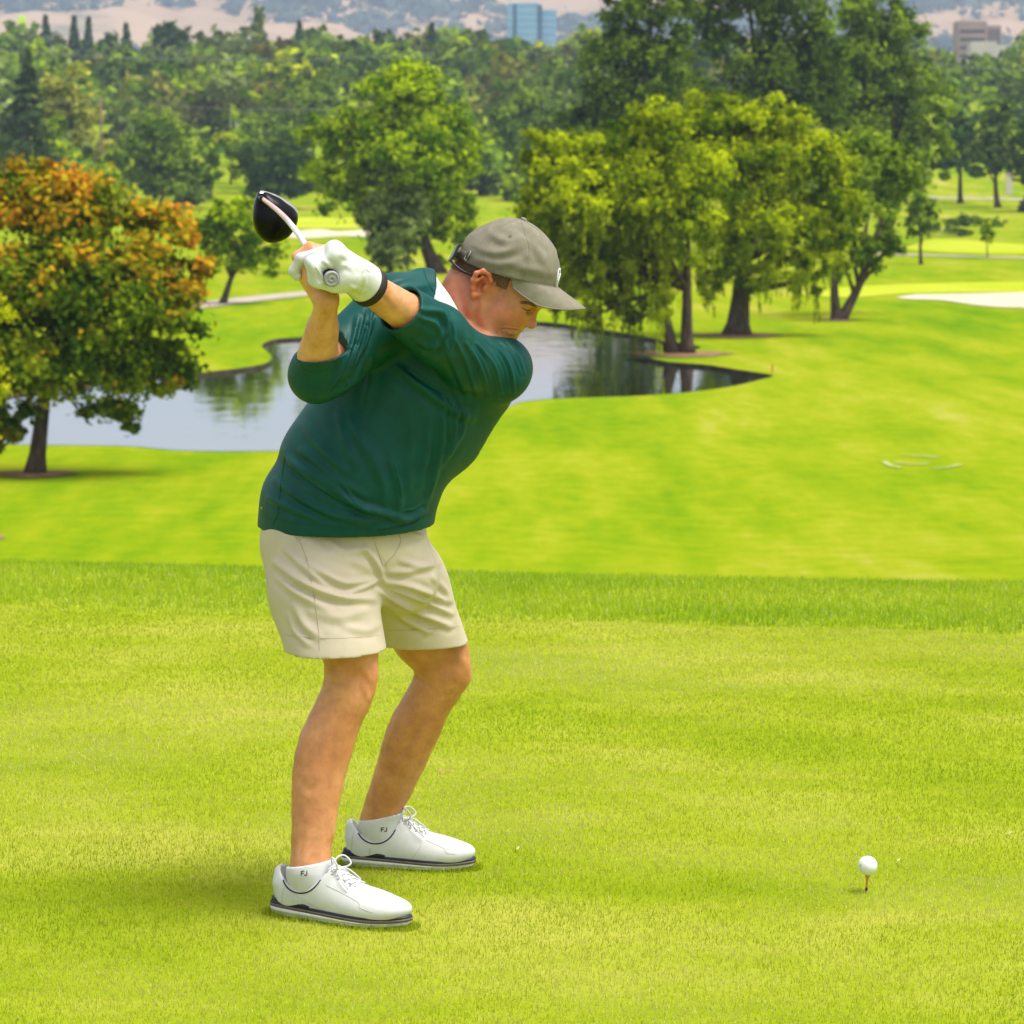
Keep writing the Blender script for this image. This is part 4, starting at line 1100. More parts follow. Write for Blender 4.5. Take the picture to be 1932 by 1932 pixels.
# legs
for hip, kn, an, fr, sg in ((R_HIP, R_KNEE, R_ANK, FR, 1), (L_HIP, L_KNEE, L_ANK, FL, -1)):
    fw, sd_ = fr[1], fr[2]
    ax = (an - kn) / np.linalg.norm(an - kn)
    at = lambda t, f=0, s=0: kn + (an - kn) * t + fw * f + sd_ * s
    up_ = kn + (np.array([-0.008, 0, 0.08]) if sg > 0 else np.array([-0.042, -0.01, 0.080])); ur = 0.060 if sg > 0 else 0.068
    bf.cone(hip, up_, 0.070, ur, k=0.03)
    bf.cone(up_, kn, ur, 0.052, k=0.03)
    bf.cone(at(0, 0.0), at(0.10, 0.002), 0.051, 0.044, k=0.02)
    bf.ell(at(0.0, 0.028, 0.004), (0.030, 0.029, 0.036), [fw, sd_, -ax], k=0.014 if sg > 0 else 0.03)
    if sg > 0:
        for q in (1, -1): bf.ell(at(0.045, 0.040, 0.030 * q), (0.014, 0.012, 0.026), [fw, sd_, -ax], k=0.022, op='sub')
    bf.ell(at(-0.12, 0.024, 0.022), (0.020, 0.022, 0.05), [fw, sd_, -ax], k=0.03)          # kneecap
    bf.ell(at(0.10, 0.026, 0), (0.020, 0.018, 0.030), [fw, sd_, -ax], k=0.03)               # below it
    w = 1.0 if sg > 0 else 0.3
    bow = lambda t: -0.027 * w * math.sin(math.pi * min(1, max(0, t))) ** 1.4
    ts = np.linspace(0.06, 1.04, 12)
    rr_ = np.interp(ts, [0.06, 0.16, 0.28, 0.40, 0.55, 0.75, 0.9, 1.04], [0.045, 0.043, 0.046, 0.048, 0.0455, 0.0375, 0.0335, 0.0325])
    bf.chain([at(t, bow(t)) for t in ts], list(rr_), k=0.025)
    for q in (1, -1):                                                                       # calf heads
        ct = np.linspace(0.06, 0.80, 9); cr = np.interp(ct, [0.06, 0.18, 0.34, 0.46, 0.60, 0.80], [0.024, 0.030, 0.036, 0.034, 0.025, 0.014])
        cb = np.interp(ct, [0.06, 0.34, 0.46, 0.80], [-0.010, -0.017, -0.018, -0.016])
        bf.chain([at(t, b_ + bow(t), 0.014 * q) for t, b_ in zip(ct, cb)], list(cr), k=0.014)
    bf.chain([at(t, 0.026 + bow(t)) for t in (0.15, 0.4, 0.6, 0.8)], [0.017, 0.016, 0.014, 0.012], k=0.03)                          # shin
    bf.chain([at(0.70, -0.022 + bow(0.7)), at(0.85, -0.022 + bow(0.85)), at(1.0, -0.027)], [0.013, 0.011, 0.011], k=0.03)                        # tendon
    for q in (1, -1): bf.ell(at(0.985, 0.004, 0.024 * q), (0.014, 0.010, 0.016), [fw, sd_, -ax], k=0.02)
    bf.cone(at(1.0), FT(fr, 0.10, 0, 0.05), 0.033, 0.032, k=0.02)
    bf.cone(FT(fr, 0.08, 0, 0.045), FT(fr, 0.20, 0, 0.042), 0.030, 0.026, k=0.02)
# arms
bf.chain([R_SH, R_EL], [0.055, 0.043], k=0.02)
fl = (np.array([0.25, 1, 0.3]), 0.86)
bf.chain([R_EL, R_EL + (R_WR - R_EL) * 0.30, R_EL + (R_WR - R_EL) * 0.66, R_WR], [0.038, 0.0375, 0.0290, 0.0228], k=0.015)
bf.cone(R_EL + (R_WR - R_EL) * 0.2 + np.array([-0.008, 0, 0]), R_EL + (R_WR - R_EL) * 0.55 + np.array([-0.003, 0, 0]), 0.033, 0.028, k=0.02)
bf.chain([L_SH, L_EL], [0.055, 0.043], k=0.02)
bf.chain([L_EL, L_EL + (L_WR - L_EL) * 0.35, L_WR], [0.042, 0.042, 0.032], k=0.02)
bf.cone(L_WR, CL(0.04, 45, 10), 0.030, 0.028, k=0.02)
# right hand: palm under the grip, four bent fingers over it, thumb along the top
RM = [(0.104, 0.92), (0.124, 1.0), (0.146, 1.04), (0.170, 1.0)]
for i, (a, q) in enumerate(RM):
    mcp, pip, dip, tip = CL(a, -36 * q, -14), CL(a + 0.004, -43 * q, 16 * q), CL(a + 0.006, -19 * q, 37 * q), CL(a + 0.004, 8, 31)
    bf.cone(R_WR + (CL(a, -20, -50) - R_WR) * 0.25, mcp, 0.0155, 0.0120, k=0.010)
    bf.chain([mcp, pip, dip, tip], [0.0115, 0.0105, 0.0095, 0.0082], k=0.004)
    bf.ell(pip, (0.0122,) * 3, k=0.006)
bf.cone(R_WR, CL(0.13, -20, -22), 0.0215, 0.021, k=0.015)
bf.cone(R_WR + np.array([0.006, 0.01, 0.01]), CL(0.12, 8, -26), 0.0165, 0.016, k=0.012)
bf.chain([CL(0.13, 16, -14), CL(0.15, 24, 10), CL(0.175, 14, 26), CL(0.195, 2, 29)], [0.014, 0.0125, 0.0105, 0.009], k=0.008)
# head
bf.ell(H(3, 48, 0), (0.090, 0.076, 0.073), HFR, k=0.02)
bf.ell(H(48, -8, 0), (0.056, 0.078, 0.060), HFR, k=0.03)
bf.ell(H(86, 30, 0), (0.021, 0.042, 0.048), HFR, k=0.03)            # forehead
for q in (1, -1):
    bf.ell(H(62, -14, 36 * q), (0.036, 0.030, 0.024), HFR, k=0.025)   # cheekbone
    bf.ell(H(50, -44, 34 * q), (0.044, 0.034, 0.024), HFR, k=0.03)    # cheek
    bf.cone(H(4, -48, 50 * q), H(84, -88, 14 * q), 0.018, 0.018, k=0.03)
    bf.cone(H(0, 0, 58 * q), H(6, -46, 52 * q), 0.018, 0.017, k=0.02)
    bf.cone(H(105, 25, 8 * q), H(90, 25, 42 * q), 0.0075, 0.007, k=0.018)   # brow ridge
    bf.ell(H(105, 6, 27 * q), (0.0135, 0.0105, 0.017), HFR, k=0.010, op='sub')
    bf.ell(H(87, 4, 31 * q), (0.0125, 0.0125, 0.015), HFR, k=0.005)    # lids over the eye
bf.ell(H(80, -34, 0), (0.025, 0.034, 0.036), HFR, k=0.03)
bf.cone(H(103, 14, 0), H(119, -15, 0), 0.0065, 0.0095, k=0.010)       # nose
bf.ell(H(119, -17, 0), (0.0105, 0.0098, 0.0115), HFR, k=0.006)
for q in (1, -1):
    bf.ell(H(108, -21, 11.5 * q), (0.0115, 0.0080, 0.0070), HFR, k=0.005)
    bf.ell(H(111, -29, 6.5 * q), (0.0050, 0.0040, 0.0030), HFR, k=0.003, op='sub')
bf.ell(H(100, -41, 0), (0.0095, 0.0065, 0.021), HFR, k=0.008)
bf.ell(H(98, -54, 0), (0.0100, 0.0075, 0.019), HFR, k=0.006)
bf.ell(H(88, -84, 0), (0.021, 0.021, 0.023), HFR, k=0.025)
for q in (1, -1):                                                   # mouth line and its corner, fold beside the nose
    bf.chain([H(107, -47.5, 0), H(103, -47.0, 11 * q), H(95, -46.0, 20 * q), H(87, -48, 27 * q)], [0.0024, 0.0026, 0.0030, 0.0026], k=0.005, op='sub')
    bf.chain([H(103, -24, 19 * q), H(97, -36, 26 * q), H(89, -46, 31 * q)], [0.0018, 0.0024, 0.0016], k=0.009, op='sub')
    bf.chain([H(99.5, 3.0, 18 * q), H(99.5, 1.0, 28 * q), H(92, 2.0, 41 * q)], [0.0018, 0.0022, 0.0018], k=0.004, op='sub')
# ears
for q in (1, -1):
    e = lambda f, u, s: H(f, u, s * q)
    bf.ell(e(-10, -2, 71), (0.015, 0.026, 0.006), HFR, k=0.008)
    bf.chain([e(2, 4, 74), e(4, 17, 77), e(-6, 27, 79), e(-20, 26, 83), e(-29, 13, 86), e(-27, -4, 85), e(-19, -19, 81), e(-9, -30, 77), e(-1, -24, 74)],
             [0.0035, 0.0042, 0.0045, 0.0047, 0.0047, 0.0045, 0.0045, 0.0062, 0.0045], k=0.005)
    bf.chain([e(-14, 14, 81), e(-19, 0, 81), e(-13, -14, 78)], [0.0035, 0.0042, 0.0038], k=0.006)
    bf.ell(e(-7, -3, 81), (0.0085, 0.0120, 0.0085), HFR, k=0.004, op='sub')
    bf.ell(e(2, -4, 75), (0.0045, 0.0065, 0.0050), HFR, k=0.004)
co, F = bf.mesh(0, 1)
del bf
co = folds(co, F, [
    ([(980, 624.5), (968, 622), (956, 620.5), (948, 622)], 1.8, -0.0022), ([(977, 630.5), (966, 629.5), (957, 628)], 3.2, 0.0014), ([(945, 619), (943.5, 623), (945, 627)], 2.6, -0.0008),
    ([(988, 604), (982, 610), (985, 617)], 1.8, -0.0014), ([(980, 572), (990, 576), (1000, 580)], 1.8, -0.0013), ([(902, 568), (897, 592), (902, 614), (914, 632)], 7.0, -0.0028),
    ([(858, 560), (868, 590), (884, 612)], 7.0, 0.0018),
    ([(648, 1325), (632, 1390), (618, 1455), (610, 1520)], 9.0, -0.00135), ([(696, 1320), (674, 1380), (652, 1450), (634, 1520)], 7.0, 0.00117), ([(566, 1470), (585, 1492), (606, 1480)], 8.0, -0.00108),
    ([(726, 1412), (746, 1430), (768, 1408), (792, 1362)], 7.0, -0.00189), ([(842, 1345), (820, 1395), (792, 1450), (772, 1500)], 7.0, 0.00126), ([(790, 1330), (772, 1370), (760, 1400)], 10.0, 0.00108),
    ([(676, 1262), (690, 1284), (700, 1302)], 6.0, -0.00153), ([(708, 1252), (713, 1278)], 8.0, 0.00135), ([(690, 1308), (697, 1322)], 6.0, 0.00108), ([(848, 1292), (868, 1288), (884, 1274)], 6.0, -0.00135), ([(868, 1240), (884, 1258)], 9.0, 0.00135),
    ([(786, 1277), (802, 1290), (820, 1297)], 5.0, -0.00189), ([(614, 1277), (630, 1290), (650, 1296)], 5.0, -0.00153), ([(574, 1555), (568, 1595), (564, 1632)], 5.0, -0.00126), ([(606, 1560), (604, 1600), (606, 1628)], 7.0, 0.00072), ([(706, 1500), (712, 1525), (716, 1548)], 5.0, -0.00099), ([(640, 590), (632, 620), (628, 650)], 5.0, -0.0016), ([(606, 580), (600, 615), (592, 650)], 5.0, 0.0014), ([(700, 552), (725, 565), (745, 590)], 5.0, -0.0012)])
nv = vnormals(co, F)
loc = (co - HO) @ HFR.T * 1000
base = np.tile(np.array([0.60, 0.270, 0.115]), (len(co), 1))
arm = (co[:, 2] > 0.9) & (co[:, 0] < -0.15) & (co[:, 1] < -0.22)
base[arm] = (0.66, 0.33, 0.16)
headm = np.linalg.norm(loc - np.array([30, 0, 0]), axis=1) < 150
fac = np.array([0.56, 0.235, 0.135])
base[headm] = fac
def blush(c, r, col, w):
    global base
    d = np.exp(-(((loc - np.array(c)) / np.array(r)) ** 2).sum(1)) * w
    base = base * (1 - d[:, None]) + np.array(col) * d[:, None]
for q in (1, -1):
    blush((70, -22, 40 * q), (32, 24, 30), (0.60, 0.155, 0.10), 0.9)
    blush((-12, 2, 80 * q), (26, 36, 16), (0.64, 0.16, 0.07), 0.9)
    blush((-8, -4, 74 * q), (10, 12, 8), (0.40, 0.10, 0.06), 0.8)
blush((118, -16, 0), (12, 14, 16), (0.58, 0.19, 0.125), 0.7)
blush((99, -47, 0), (14, 11, 22), (0.52, 0.165, 0.125), 0.85)
blush((80, -85, 0), (50, 30, 60), (0.44, 0.235, 0.16), 0.45)          # shaved beard
blush((20, -62, 50), (45, 25, 40), (0.46, 0.23, 0.15), 0.4)
for c_ in (R_KNEE, L_KNEE):
    d = np.exp(-((co - c_ - np.array([0.03, -0.03, 0.0])) ** 2).sum(1) / 0.045 ** 2)[:, None] * 0.55
    base = base * (1 - d) + np.array([0.66, 0.25, 0.12]) * d
d = np.exp(-((co - CL(0.14, -40, 20)) ** 2).sum(1) / 0.03 ** 2)[:, None] * 0.7
base = base * (1 - d) + np.array([0.72, 0.28, 0.18]) * d
body = link('body', mesh_np('body', co, F), person, M_SKIN)
set_col(body.data, base)
SKIN = Surf(co, F)

# ---- hair: cropped at the temples and nape, brows, lashes
hfld = Field(axis(HO[0] - 0.115, HO[0] + 0.06, 0.002), axis(HO[1] - 0.09, HO[1] + 0.09, 0.002), axis(HO[2] - 0.07, HO[2] + 0.11, 0.002))
hfld.ell(H(3, 48, 0), (0.0925, 0.0785, 0.0752), HFR, k=0.0).ell(H(48, -8, 0), (0.0575, 0.080, 0.0615), HFR, k=0.03)
hfld.cone(P(846, 610, -0.06), H(-36, -14, 0), 0.0575, 0.0555, k=0.02)
hfld.cut(H(41, 20, 0), hf + hu * 0.25)
hfld.cut(H(-30, 0, 0), -hu + hf * 0.28 )
hco, hF = hfld.mesh(0, 2)
hl = (hco - HO) @ HFR.T * 1000
body_hair = link('hair', mesh_np('hair', hco, hF), person, M_HAIR)
def strands(name, pts, nrm, dirs, L, w, mat, parent):
    n = len(pts); t = unit3(dirs); sd2 = unit3(np.cross(t, nrm))
    ln = L * RNG.uniform(0.6, 1.3, (n, 1))
    b1, b2, tp = pts - sd2 * w * 0.5, pts + sd2 * w * 0.5, pts + t * ln
    o = link(name, mesh_np(name, np.stack([b1, b2, tp], 1).reshape(-1, 3), np.arange(3 * n).reshape(n, 3), smooth=False), parent, mat)
    return tag(o, kind='stuff')
def unit3(v): return v / (np.linalg.norm(v, axis=1)[:, None] + 1e-9)
hn3 = vnormals(hco, hF)
pk = RNG.integers(0, len(hco), 12000)
edge_ = hco[pk] + RNG.normal(0, 0.0032, (len(pk), 3))
strands('cropped_hair', edge_, hn3[pk], -hu * 0.8 - hf * 0.25 + hn3[pk] * 0.12 + RNG.normal(0, 0.35, (len(pk), 3)), 0.0060, 0.0011, M_HAIR, body_hair)
M_FUZZ = noise_mat('fine_body_hair', (0.10, 0.05, 0.025), (0.22, 0.12, 0.06), scale=300, rough=0.8)
lg = np.where((co[:, 2] > 0.13) & (co[:, 2] < 0.46) & (RNG.random(len(co)) < 0.10))[0]
strands('leg_hair', co[lg] + RNG.normal(0, 0.001, (len(lg), 3)), nv[lg], np.array([0.15, 0, -1.0]) + nv[lg] * 0.35 + RNG.normal(0, 0.35, (len(lg), 3)), 0.0085, 0.00042, M_FUZZ, body)
fa_ = np.where((co[:, 2] > 1.18) & (co[:, 2] < 1.34) & (co[:, 1] < -0.27) & (RNG.random(len(co)) < 0.03))[0]
strands('arm_hair', co[fa_], nv[fa_], np.array([0.3, 0, 0.8]) + nv[fa_] * 0.35 + RNG.normal(0, 0.4, (len(fa_), 3)), 0.006, 0.0003, M_FUZZ, body)
trim('eyebrow', SKIN, [[(981, 570), (992, 570), (1004, 574), (1013, 580)], [(983, 572), (996, 572.5), (1010, 579)]], 0.0055, M_HAIR, body_hair, h=0.0014, taper=True)
trim('eyelash', SKIN, [[(985, 580), (993, 585), (1001, 586.5)]], 0.0034, M_HAIR, body_hair, h=0.0012, taper=True)

# ---- shirt
def ecap(fld, pts, rx, ry, k=0.04):
    for i in range(len(pts) - 1):
        n = 4
        for j in range(n + (i == len(pts) - 2)):
            t = j / n
            c = pts[i] * (1 - t) + pts[i + 1] * t
            a = pts[i + 1] - pts[i]; a = a / np.linalg.norm(a)
            e = np.array([a[2], 0, -a[0]]); e /= np.linalg.norm(e)
            y = np.cross(a, e)
            x_, y_ = rx[i] + (rx[i + 1] - rx[i]) * t, ry[i] + (ry[i + 1] - ry[i]) * t
            fld.ell(c, (x_, y_, 0.085), [e, y, a], k=k)
sf = Field(axis(-0.60, 0.11, 0.0028), axis(-0.48, 0.24, 0.0040), axis(0.70, 1.42, 0.0028))
tor = [P(650, 1040, 0.01), P(649, 985, 0.0), P(660, 915, -0.015), P(728, 815, -0.025), P(778, 725, -0.04), P(806, 655, -0.05)]
ecap(sf, tor, [0.172, 0.172, 0.168, 0.160, 0.158, 0.135], [0.150, 0.152, 0.158, 0.150, 0.138, 0.110])
sf.ell(P(690, 890, -0.085), (0.115, 0.105, 0.13), k=0.05)                         # belly
sf.cone(R_SH, P(800, 560, -0.08), 0.066, 0.062, k=0.05)
sf.cone(P(795, 598, -0.03), P(890, 704, -0.02), 0.064, 0.066, k=0.05)
sf.cone(P(880, 690, -0.05), L_SH, 0.075, 0.072, k=0.05).cone(P(915, 694, -0.075), P(956, 690, -0.07), 0.046, 0.043, k=0.03)
sf.cone(P(905, 735, 0.0), P(845, 820, 0.03), 0.065, 0.075, k=0.06)                # flank under the left arm
sf.chain([R_SH, R_EL + (R_SH - R_EL) * 0.2, R_EL], [0.074, 0.062, 0.056], k=0.03)
RC = R_EL + (R_WR - R_EL) * 0.31
sf.cone(R_EL, R_EL + (R_WR - R_EL) * 0.40, 0.054, 0.047, k=0.02)
LC = L_EL + (L_WR - L_EL) * 0.53
sf.chain([L_SH, L_SH * 0.5 + L_EL * 0.5 + np.array([0, 0, -0.018]), L_EL], [0.069, 0.060, 0.059], k=0.014)
sf.cone(L_EL, L_EL + (L_WR - L_EL) * 0.60, 0.060, 0.052, k=0.02)
V0 = sf.V.copy()
# openings: hem, two cuffs, neck
h1, h2, h3 = P(490, 986, 0.03), P(808, 982, 0.03), P(690, 1013, -0.165)
hn = np.cross(h2 - h1, h3 - h1); hn = hn if hn[2] < 0 else -hn
sf.cut(h1, hn, lo=(-1, -1, 0), hi=(1, 1, 0.93))
def opening(fld, V0, c, n, rad, depth, wall=0.0065):
    """cuts a sleeve end square at c and hollows it"""
    n = n / np.linalg.norm(n)
    s = fld.sl(c - rad, c + rad, 0)
    x, y, z = fld.pts(s)
    t = (x - c[0]) * n[0] + (y - c[1]) * n[1] + (z - c[2]) * n[2]
    r2 = (x - c[0]) ** 2 + (y - c[1]) ** 2 + (z - c[2]) ** 2 - t * t
    near = (r2 < (rad * 0.8) ** 2) & (t < 0.13)
    v = fld.V[s]
    v = np.where(near & (t > -depth), np.maximum(v, t), v)
    v = np.where(near & (t > -depth), np.maximum(v, -(V0[s] + wall)), v)
    fld.V[s] = v
opening(sf, V0, P(597, 672, -0.315), np.array([-0.10, -0.22, 1.0]), 0.085, 0.03)
opening(sf, V0, LC, (L_WR - L_EL) + np.array([0, 0, 0.03]), 0.085, 0.03)
s_ = sf.sl((-1, -1, 0), (1, 1, 0.86), 0)
sf.V[s_] = np.maximum(sf.V[s_], -(V0[s_] + 0.007))
neck_o = P(850, 592, -0.085); neck_n = H(-35, -20, 0) - P(838, 622, -0.07)
nn_ = neck_n / np.linalg.norm(neck_n)
sf.cone(neck_o - nn_ * 0.03, neck_o + nn_ * 0.12, 0.070, 0.076, k=0.006, op='sub')
SH_FOLDS = [
    ([(654, 735), (662, 690), (680, 640), (694, 585)], 3.5, 0.0028), ([(640, 712), (656, 672), (670, 622)], 3.2, 0.0026), ([(670, 690), (692, 640), (706, 575)], 3.5, 0.0026), ([(684, 668), (702, 615), (718, 566)], 3.2, 0.0022),
    ([(838, 590), (848, 614), (842, 644), (826, 662)], 3.4, -0.0030), ([(850, 604), (858, 630), (850, 660)], 3.4, 0.0026), ([(905, 655), (930, 700), (942, 752)], 3.2, 0.0020), ([(925, 648), (952, 690), (960, 740)], 3.2, 0.0020),
    ([(890, 655), (912, 704), (930, 762)], 3.2, 0.0020), ([(850, 735), (866, 765), (872, 800)], 3.4, -0.0028), ([(836, 740), (850, 780), (850, 830)], 3.6, 0.0026), ([(744, 872), (752, 905), (757, 935)], 3.2, 0.0026),
    ([(640, 905), (668, 940), (700, 970)], 3.4, 0.0024), ([(555, 888), (600, 918), (660, 958)], 3.4, 0.0026), ([(770, 700), (800, 722), (836, 742)], 4.0, -0.0026), ([(760, 965), (782, 960), (802, 945)], 3.4, 0.0022), ([(700, 1000), (740, 992), (780, 984)], 3.2, 0.0018),
    ([(632, 728), (650, 690), (668, 640), (676, 600)], 7, 0.0055), ([(648, 716), (668, 672), (688, 620)], 6, 0.0055),
    ([(662, 705), (684, 655), (704, 600)], 7, 0.005), ([(622, 735), (640, 700), (655, 655)], 5, 0.004), ([(676, 640), (700, 590), (712, 550)], 7, 0.004),
    ([(640, 742), (672, 712), (690, 668)], 6, 0.004), ([(700, 560), (735, 535), (775, 522)], 9, 0.003), ([(735, 560), (770, 545), (806, 540)], 9, 0.003),
    ([(800, 585), (832, 590), (846, 612), (838, 640)], 8, 0.006), ([(784, 640), (810, 655), (838, 648)], 8, 0.004), ([(795, 600), (822, 612), (830, 634), (815, 655)], 7, 0.004),
    ([(918, 640), (950, 670), (966, 706), (970, 740)], 4, 0.0032), ([(936, 637), (966, 665), (984, 706)], 3.5, 0.0028),
    ([(900, 648), (932, 690), (946, 740)], 4, 0.0032), ([(880, 648), (905, 694), (922, 750)], 4.5, 0.0030), ([(858, 640), (882, 690), (900, 750)], 5, 0.0025),
    ([(952, 640), (978, 672), (990, 705)], 3.5, 0.0025), ([(840, 650), (862, 700), (884, 752)], 8, 0.0035),
    ([(745, 690), (800, 735), (850, 770), (890, 790)], 11, 0.006), ([(838, 775), (834, 840), (818, 905), (805, 950)], 8, 0.005),
    ([(862, 770), (856, 830), (834, 880)], 7, 0.0045), ([(880, 775), (872, 815), (850, 856)], 6, 0.0035),
    ([(738, 870), (754, 925), (752, 985)], 9, 0.004), ([(700, 840), (722, 900), (730, 960)], 13, 0.0035), ([(660, 790), (690, 850), (712, 900)], 12, 0.0035),
    ([(548, 872), (612, 905), (682, 955), (763, 980)], 10, 0.0075), ([(532, 846), (566, 888), (640, 938), (690, 965)], 9, 0.006),
    ([(520, 905), (560, 935), (620, 968), (690, 985)], 9, 0.005), ([(506, 940), (545, 958), (600, 980)], 8, 0.004), ([(570, 850), (630, 900), (690, 940)], 10, 0.004),
    ([(575, 800), (610, 850), (650, 890)], 12, 0.0035), ([(760, 985), (785, 975), (803, 962)], 7, 0.005), ([(640, 780), (650, 830), (672, 880)], 12, 0.003),
    ([(780, 800), (776, 860), (768, 920)], 12, 0.003), ([(810, 790), (806, 850), (794, 915)], 10, 0.0035), ([(690, 640), (700, 700), (690, 760)], 12, 0.003),
]
shirt, shco, shF = body_part('shirt', sf, person, M_SHIRT, 2, SH_FOLDS, sharp=0.72)
del sf, V0
SHS = Surf(shco, shF)
trim('side_seam', SHS, [[(540, 850), (531, 900), (525, 955), (524, 972)], [(515, 990), (521, 976), (526, 966)]], 0.0022, M_SHIRT, shirt, h=0.0014)
trim('hem_stitching', SHS, [[(494, 974), (540, 984), (620, 993), (700, 1000), (770, 992), (803, 970)]], 0.0016, M_SHIRT, shirt, h=0.0012)
trim('cuff_seam', SHS, [[(790, 566), (782, 600), (748, 640)], [(551, 668), (585, 703), (636, 693)]], 0.002, M_SHIRT, shirt, h=0.0012)
trim('shoulder_seam', SHS, [[(800, 508), (806, 530), (822, 556)], [(712, 548), (694, 580), (688, 620)]], 0.0022, M_SHIRT, shirt, h=0.0014)
trim('hem_mark', SHS, [[(492, 957.5), (495.5, 957)], [(493, 961), (494.5, 957.5)]], 0.0012, M_STEEL, shirt, h=0.001)

# ---- white collar round the neck
def collar():
    c0 = P(853, 590, -0.085); a = nn_
    e = np.array([1.0, 0, 0]); e = e - a * (e @ a); e /= np.linalg.norm(e); g = np.cross(a, e)
    n = 56; rows = []
    prof = [(-0.030, 0.071), (-0.008, 0.0695), (0.016, 0.0675), (0.030, 0.0665), (0.034, 0.0685), (0.031, 0.0715), (0.012, 0.080), (-0.008, 0.088), (-0.026, 0.093)]
    for hgt, r in prof:
        for j in range(n):
            t = 2 * math.pi * j / n
            dirv = e * math.cos(t) + g * math.sin(t)
            back = 0.5 - 0.5 * math.cos(t)             # stands higher at the nape
            rows.append(c0 + dirv * (r + 0.002 * math.sin(5 * t)) + a * (hgt * (0.45 + 1.0 * back) - 0.046 * (1 - back) + 0.002 * math.sin(3 * t)))
    m = len(prof); f = [(i * n + j, i * n + (j + 1) % n, (i + 1) * n + (j + 1) % n, (i + 1) * n + j) for i in range(m - 1) for j in range(n)]
    return MB().add(rows, f).build('collar', M_WHITE_CLOTH, person)
collar()

# ---- shorts
pf = Field(axis(-0.60, -0.03, 0.0031), axis(-0.34, 0.36, 0.0042), axis(0.46, 0.98, 0.0031))
pf.ell(P(652, 985, 0.01), (0.168, 0.142, 0.15), k=0.04)
pf.ell(P(600, 1035, 0.06), (0.115, 0.12, 0.12), k=0.05)                         # seat
RH, LH = P(630, 1228, -0.165), P(796, 1212, 0.155)
pf.chain([P(588, 1030, -0.04), P(606, 1120, -0.10), P(635, 1250, -0.17)], [0.110, 0.105, 0.102], k=0.035)
pf.chain([P(712, 1025, 0.05), P(752, 1110, 0.11), P(800, 1235, 0.165)], [0.105, 0.103, 0.098], k=0.035)
pf.cone(P(640, 1090, -0.10), P(664, 1240, -0.160), 0.072, 0.068, k=0.03).cone(P(768, 1090, 0.09), P(820, 1230, 0.155), 0.068, 0.066, k=0.03)
pf.cone(P(690, 1030, -0.075), P(760, 1090, -0.02), 0.070, 0.075, k=0.05)
W0 = pf.V.copy()
def hem(c, n, rad, side):
    n = np.asarray(n) / np.linalg.norm(n)
    s = pf.sl(c - np.array([rad, rad, 0.13]), c + np.array([rad, rad, 0.13]), 0)
    x, y, z = pf.pts(s)
    t = (x - c[0]) * n[0] + (y - c[1]) * n[1] + (z - c[2]) * n[2]
    own = ((x - mid[0]) * gn[0] + (y - mid[1]) * gn[1]) * side > 0
    near = np.broadcast_to((np.hypot(x - c[0], y - c[1]) < rad) & (z < c[2] + 0.10) & own, pf.V[s].shape)
    v = pf.V[s]
    v = np.where(near, np.maximum(v, t), v)
    pf.V[s] = np.where(near & (t > -0.09), np.maximum(v, -(W0[s] + 0.006)), v)
# the legs are kept apart by a thin gap towards the hems
mid = (RH + LH) / 2; gn = LH - RH; gn[2] = 0; gn /= np.linalg.norm(gn)
hem(P(631, 1227, -0.168), (0.03, 0.05, -1.0), 0.16, -1)
hem(P(797, 1210, 0.157), (-0.03, 0.05, -1.0), 0.16, 1)
SO_FOLDS = [
    ([(519, 1062), (565, 1096), (636, 1126), (708, 1131)], 9, 0.0070), ([(579, 1064), (617, 1086), (655, 1101), (708, 1094)], 8, 0.0055),
    ([(540, 1040), (572, 1069), (612, 1102)], 7, 0.0045), ([(524, 1090), (560, 1120), (620, 1150)], 9, 0.004), ([(660, 1118), (690, 1108), (712, 1098)], 6, 0.005),
    ([(723, 1098), (776, 1108), (846, 1136)], 8, 0.0060), ([(718, 1118), (776, 1150), (848, 1182)], 8, 0.0065), ([(722, 1134), (764, 1168), (806, 1192)], 8, 0.005),
    ([(728, 1108), (790, 1130), (852, 1158)], 7, 0.004), ([(690, 1035), (704, 1052), (716, 1074), (722, 1092)], 7, 0.0055), ([(760, 1060), (790, 1068), (826, 1064)], 8, 0.0045),
    ([(735, 1080), (770, 1078), (810, 1072)], 8, 0.004), ([(556, 1145), (575, 1180), (600, 1200)], 10, 0.004), ([(590, 1150), (640, 1165), (690, 1150)], 13, 0.004),
    ([(545, 1160), (556, 1190), (580, 1215)], 8, 0.0035), ([(620, 1020), (650, 1040), (690, 1036)], 10, 0.0035), ([(780, 1008), (796, 1012), (806, 1004)], 5, 0.004),
    ([(818, 1090), (838, 1110), (850, 1132)], 7, 0.004), ([(610, 1040), (660, 1055), (700, 1075)], 11, 0.003), ([(650, 1180), (690, 1190), (712, 1180)], 10, 0.003),
]
shorts, soco, soF = body_part('shorts', pf, person, M_SHORTS, 2, SO_FOLDS, sharp=0.75)
del pf, W0
SOS = Surf(soco, soF)
trim('hem_stitching', SOS, [[(540, 1198), (590, 1204), (650, 1204), (714, 1199)], [(732, 1190), (790, 1188), (866, 1182)]], 0.0018, M_SEAM, shorts, h=0.0008)
trim('pocket_seam', SOS, [[(548, 996), (556, 1008), (566, 1020)], [(566, 1020), (574, 1012), (582, 1003)], [(752, 1008), (756, 1020), (750, 1036), (741, 1050)], [(545, 994), (553, 1007), (563, 1022)]], 0.0026, M_SEAM, shorts, h=0.0012)
trim('fly_seam', SOS, [[(704, 1014), (713, 1040), (723, 1068)], [(741, 1050), (732, 1058), (727, 1068)]], 0.002, M_SEAM, shorts, h=0.0010)
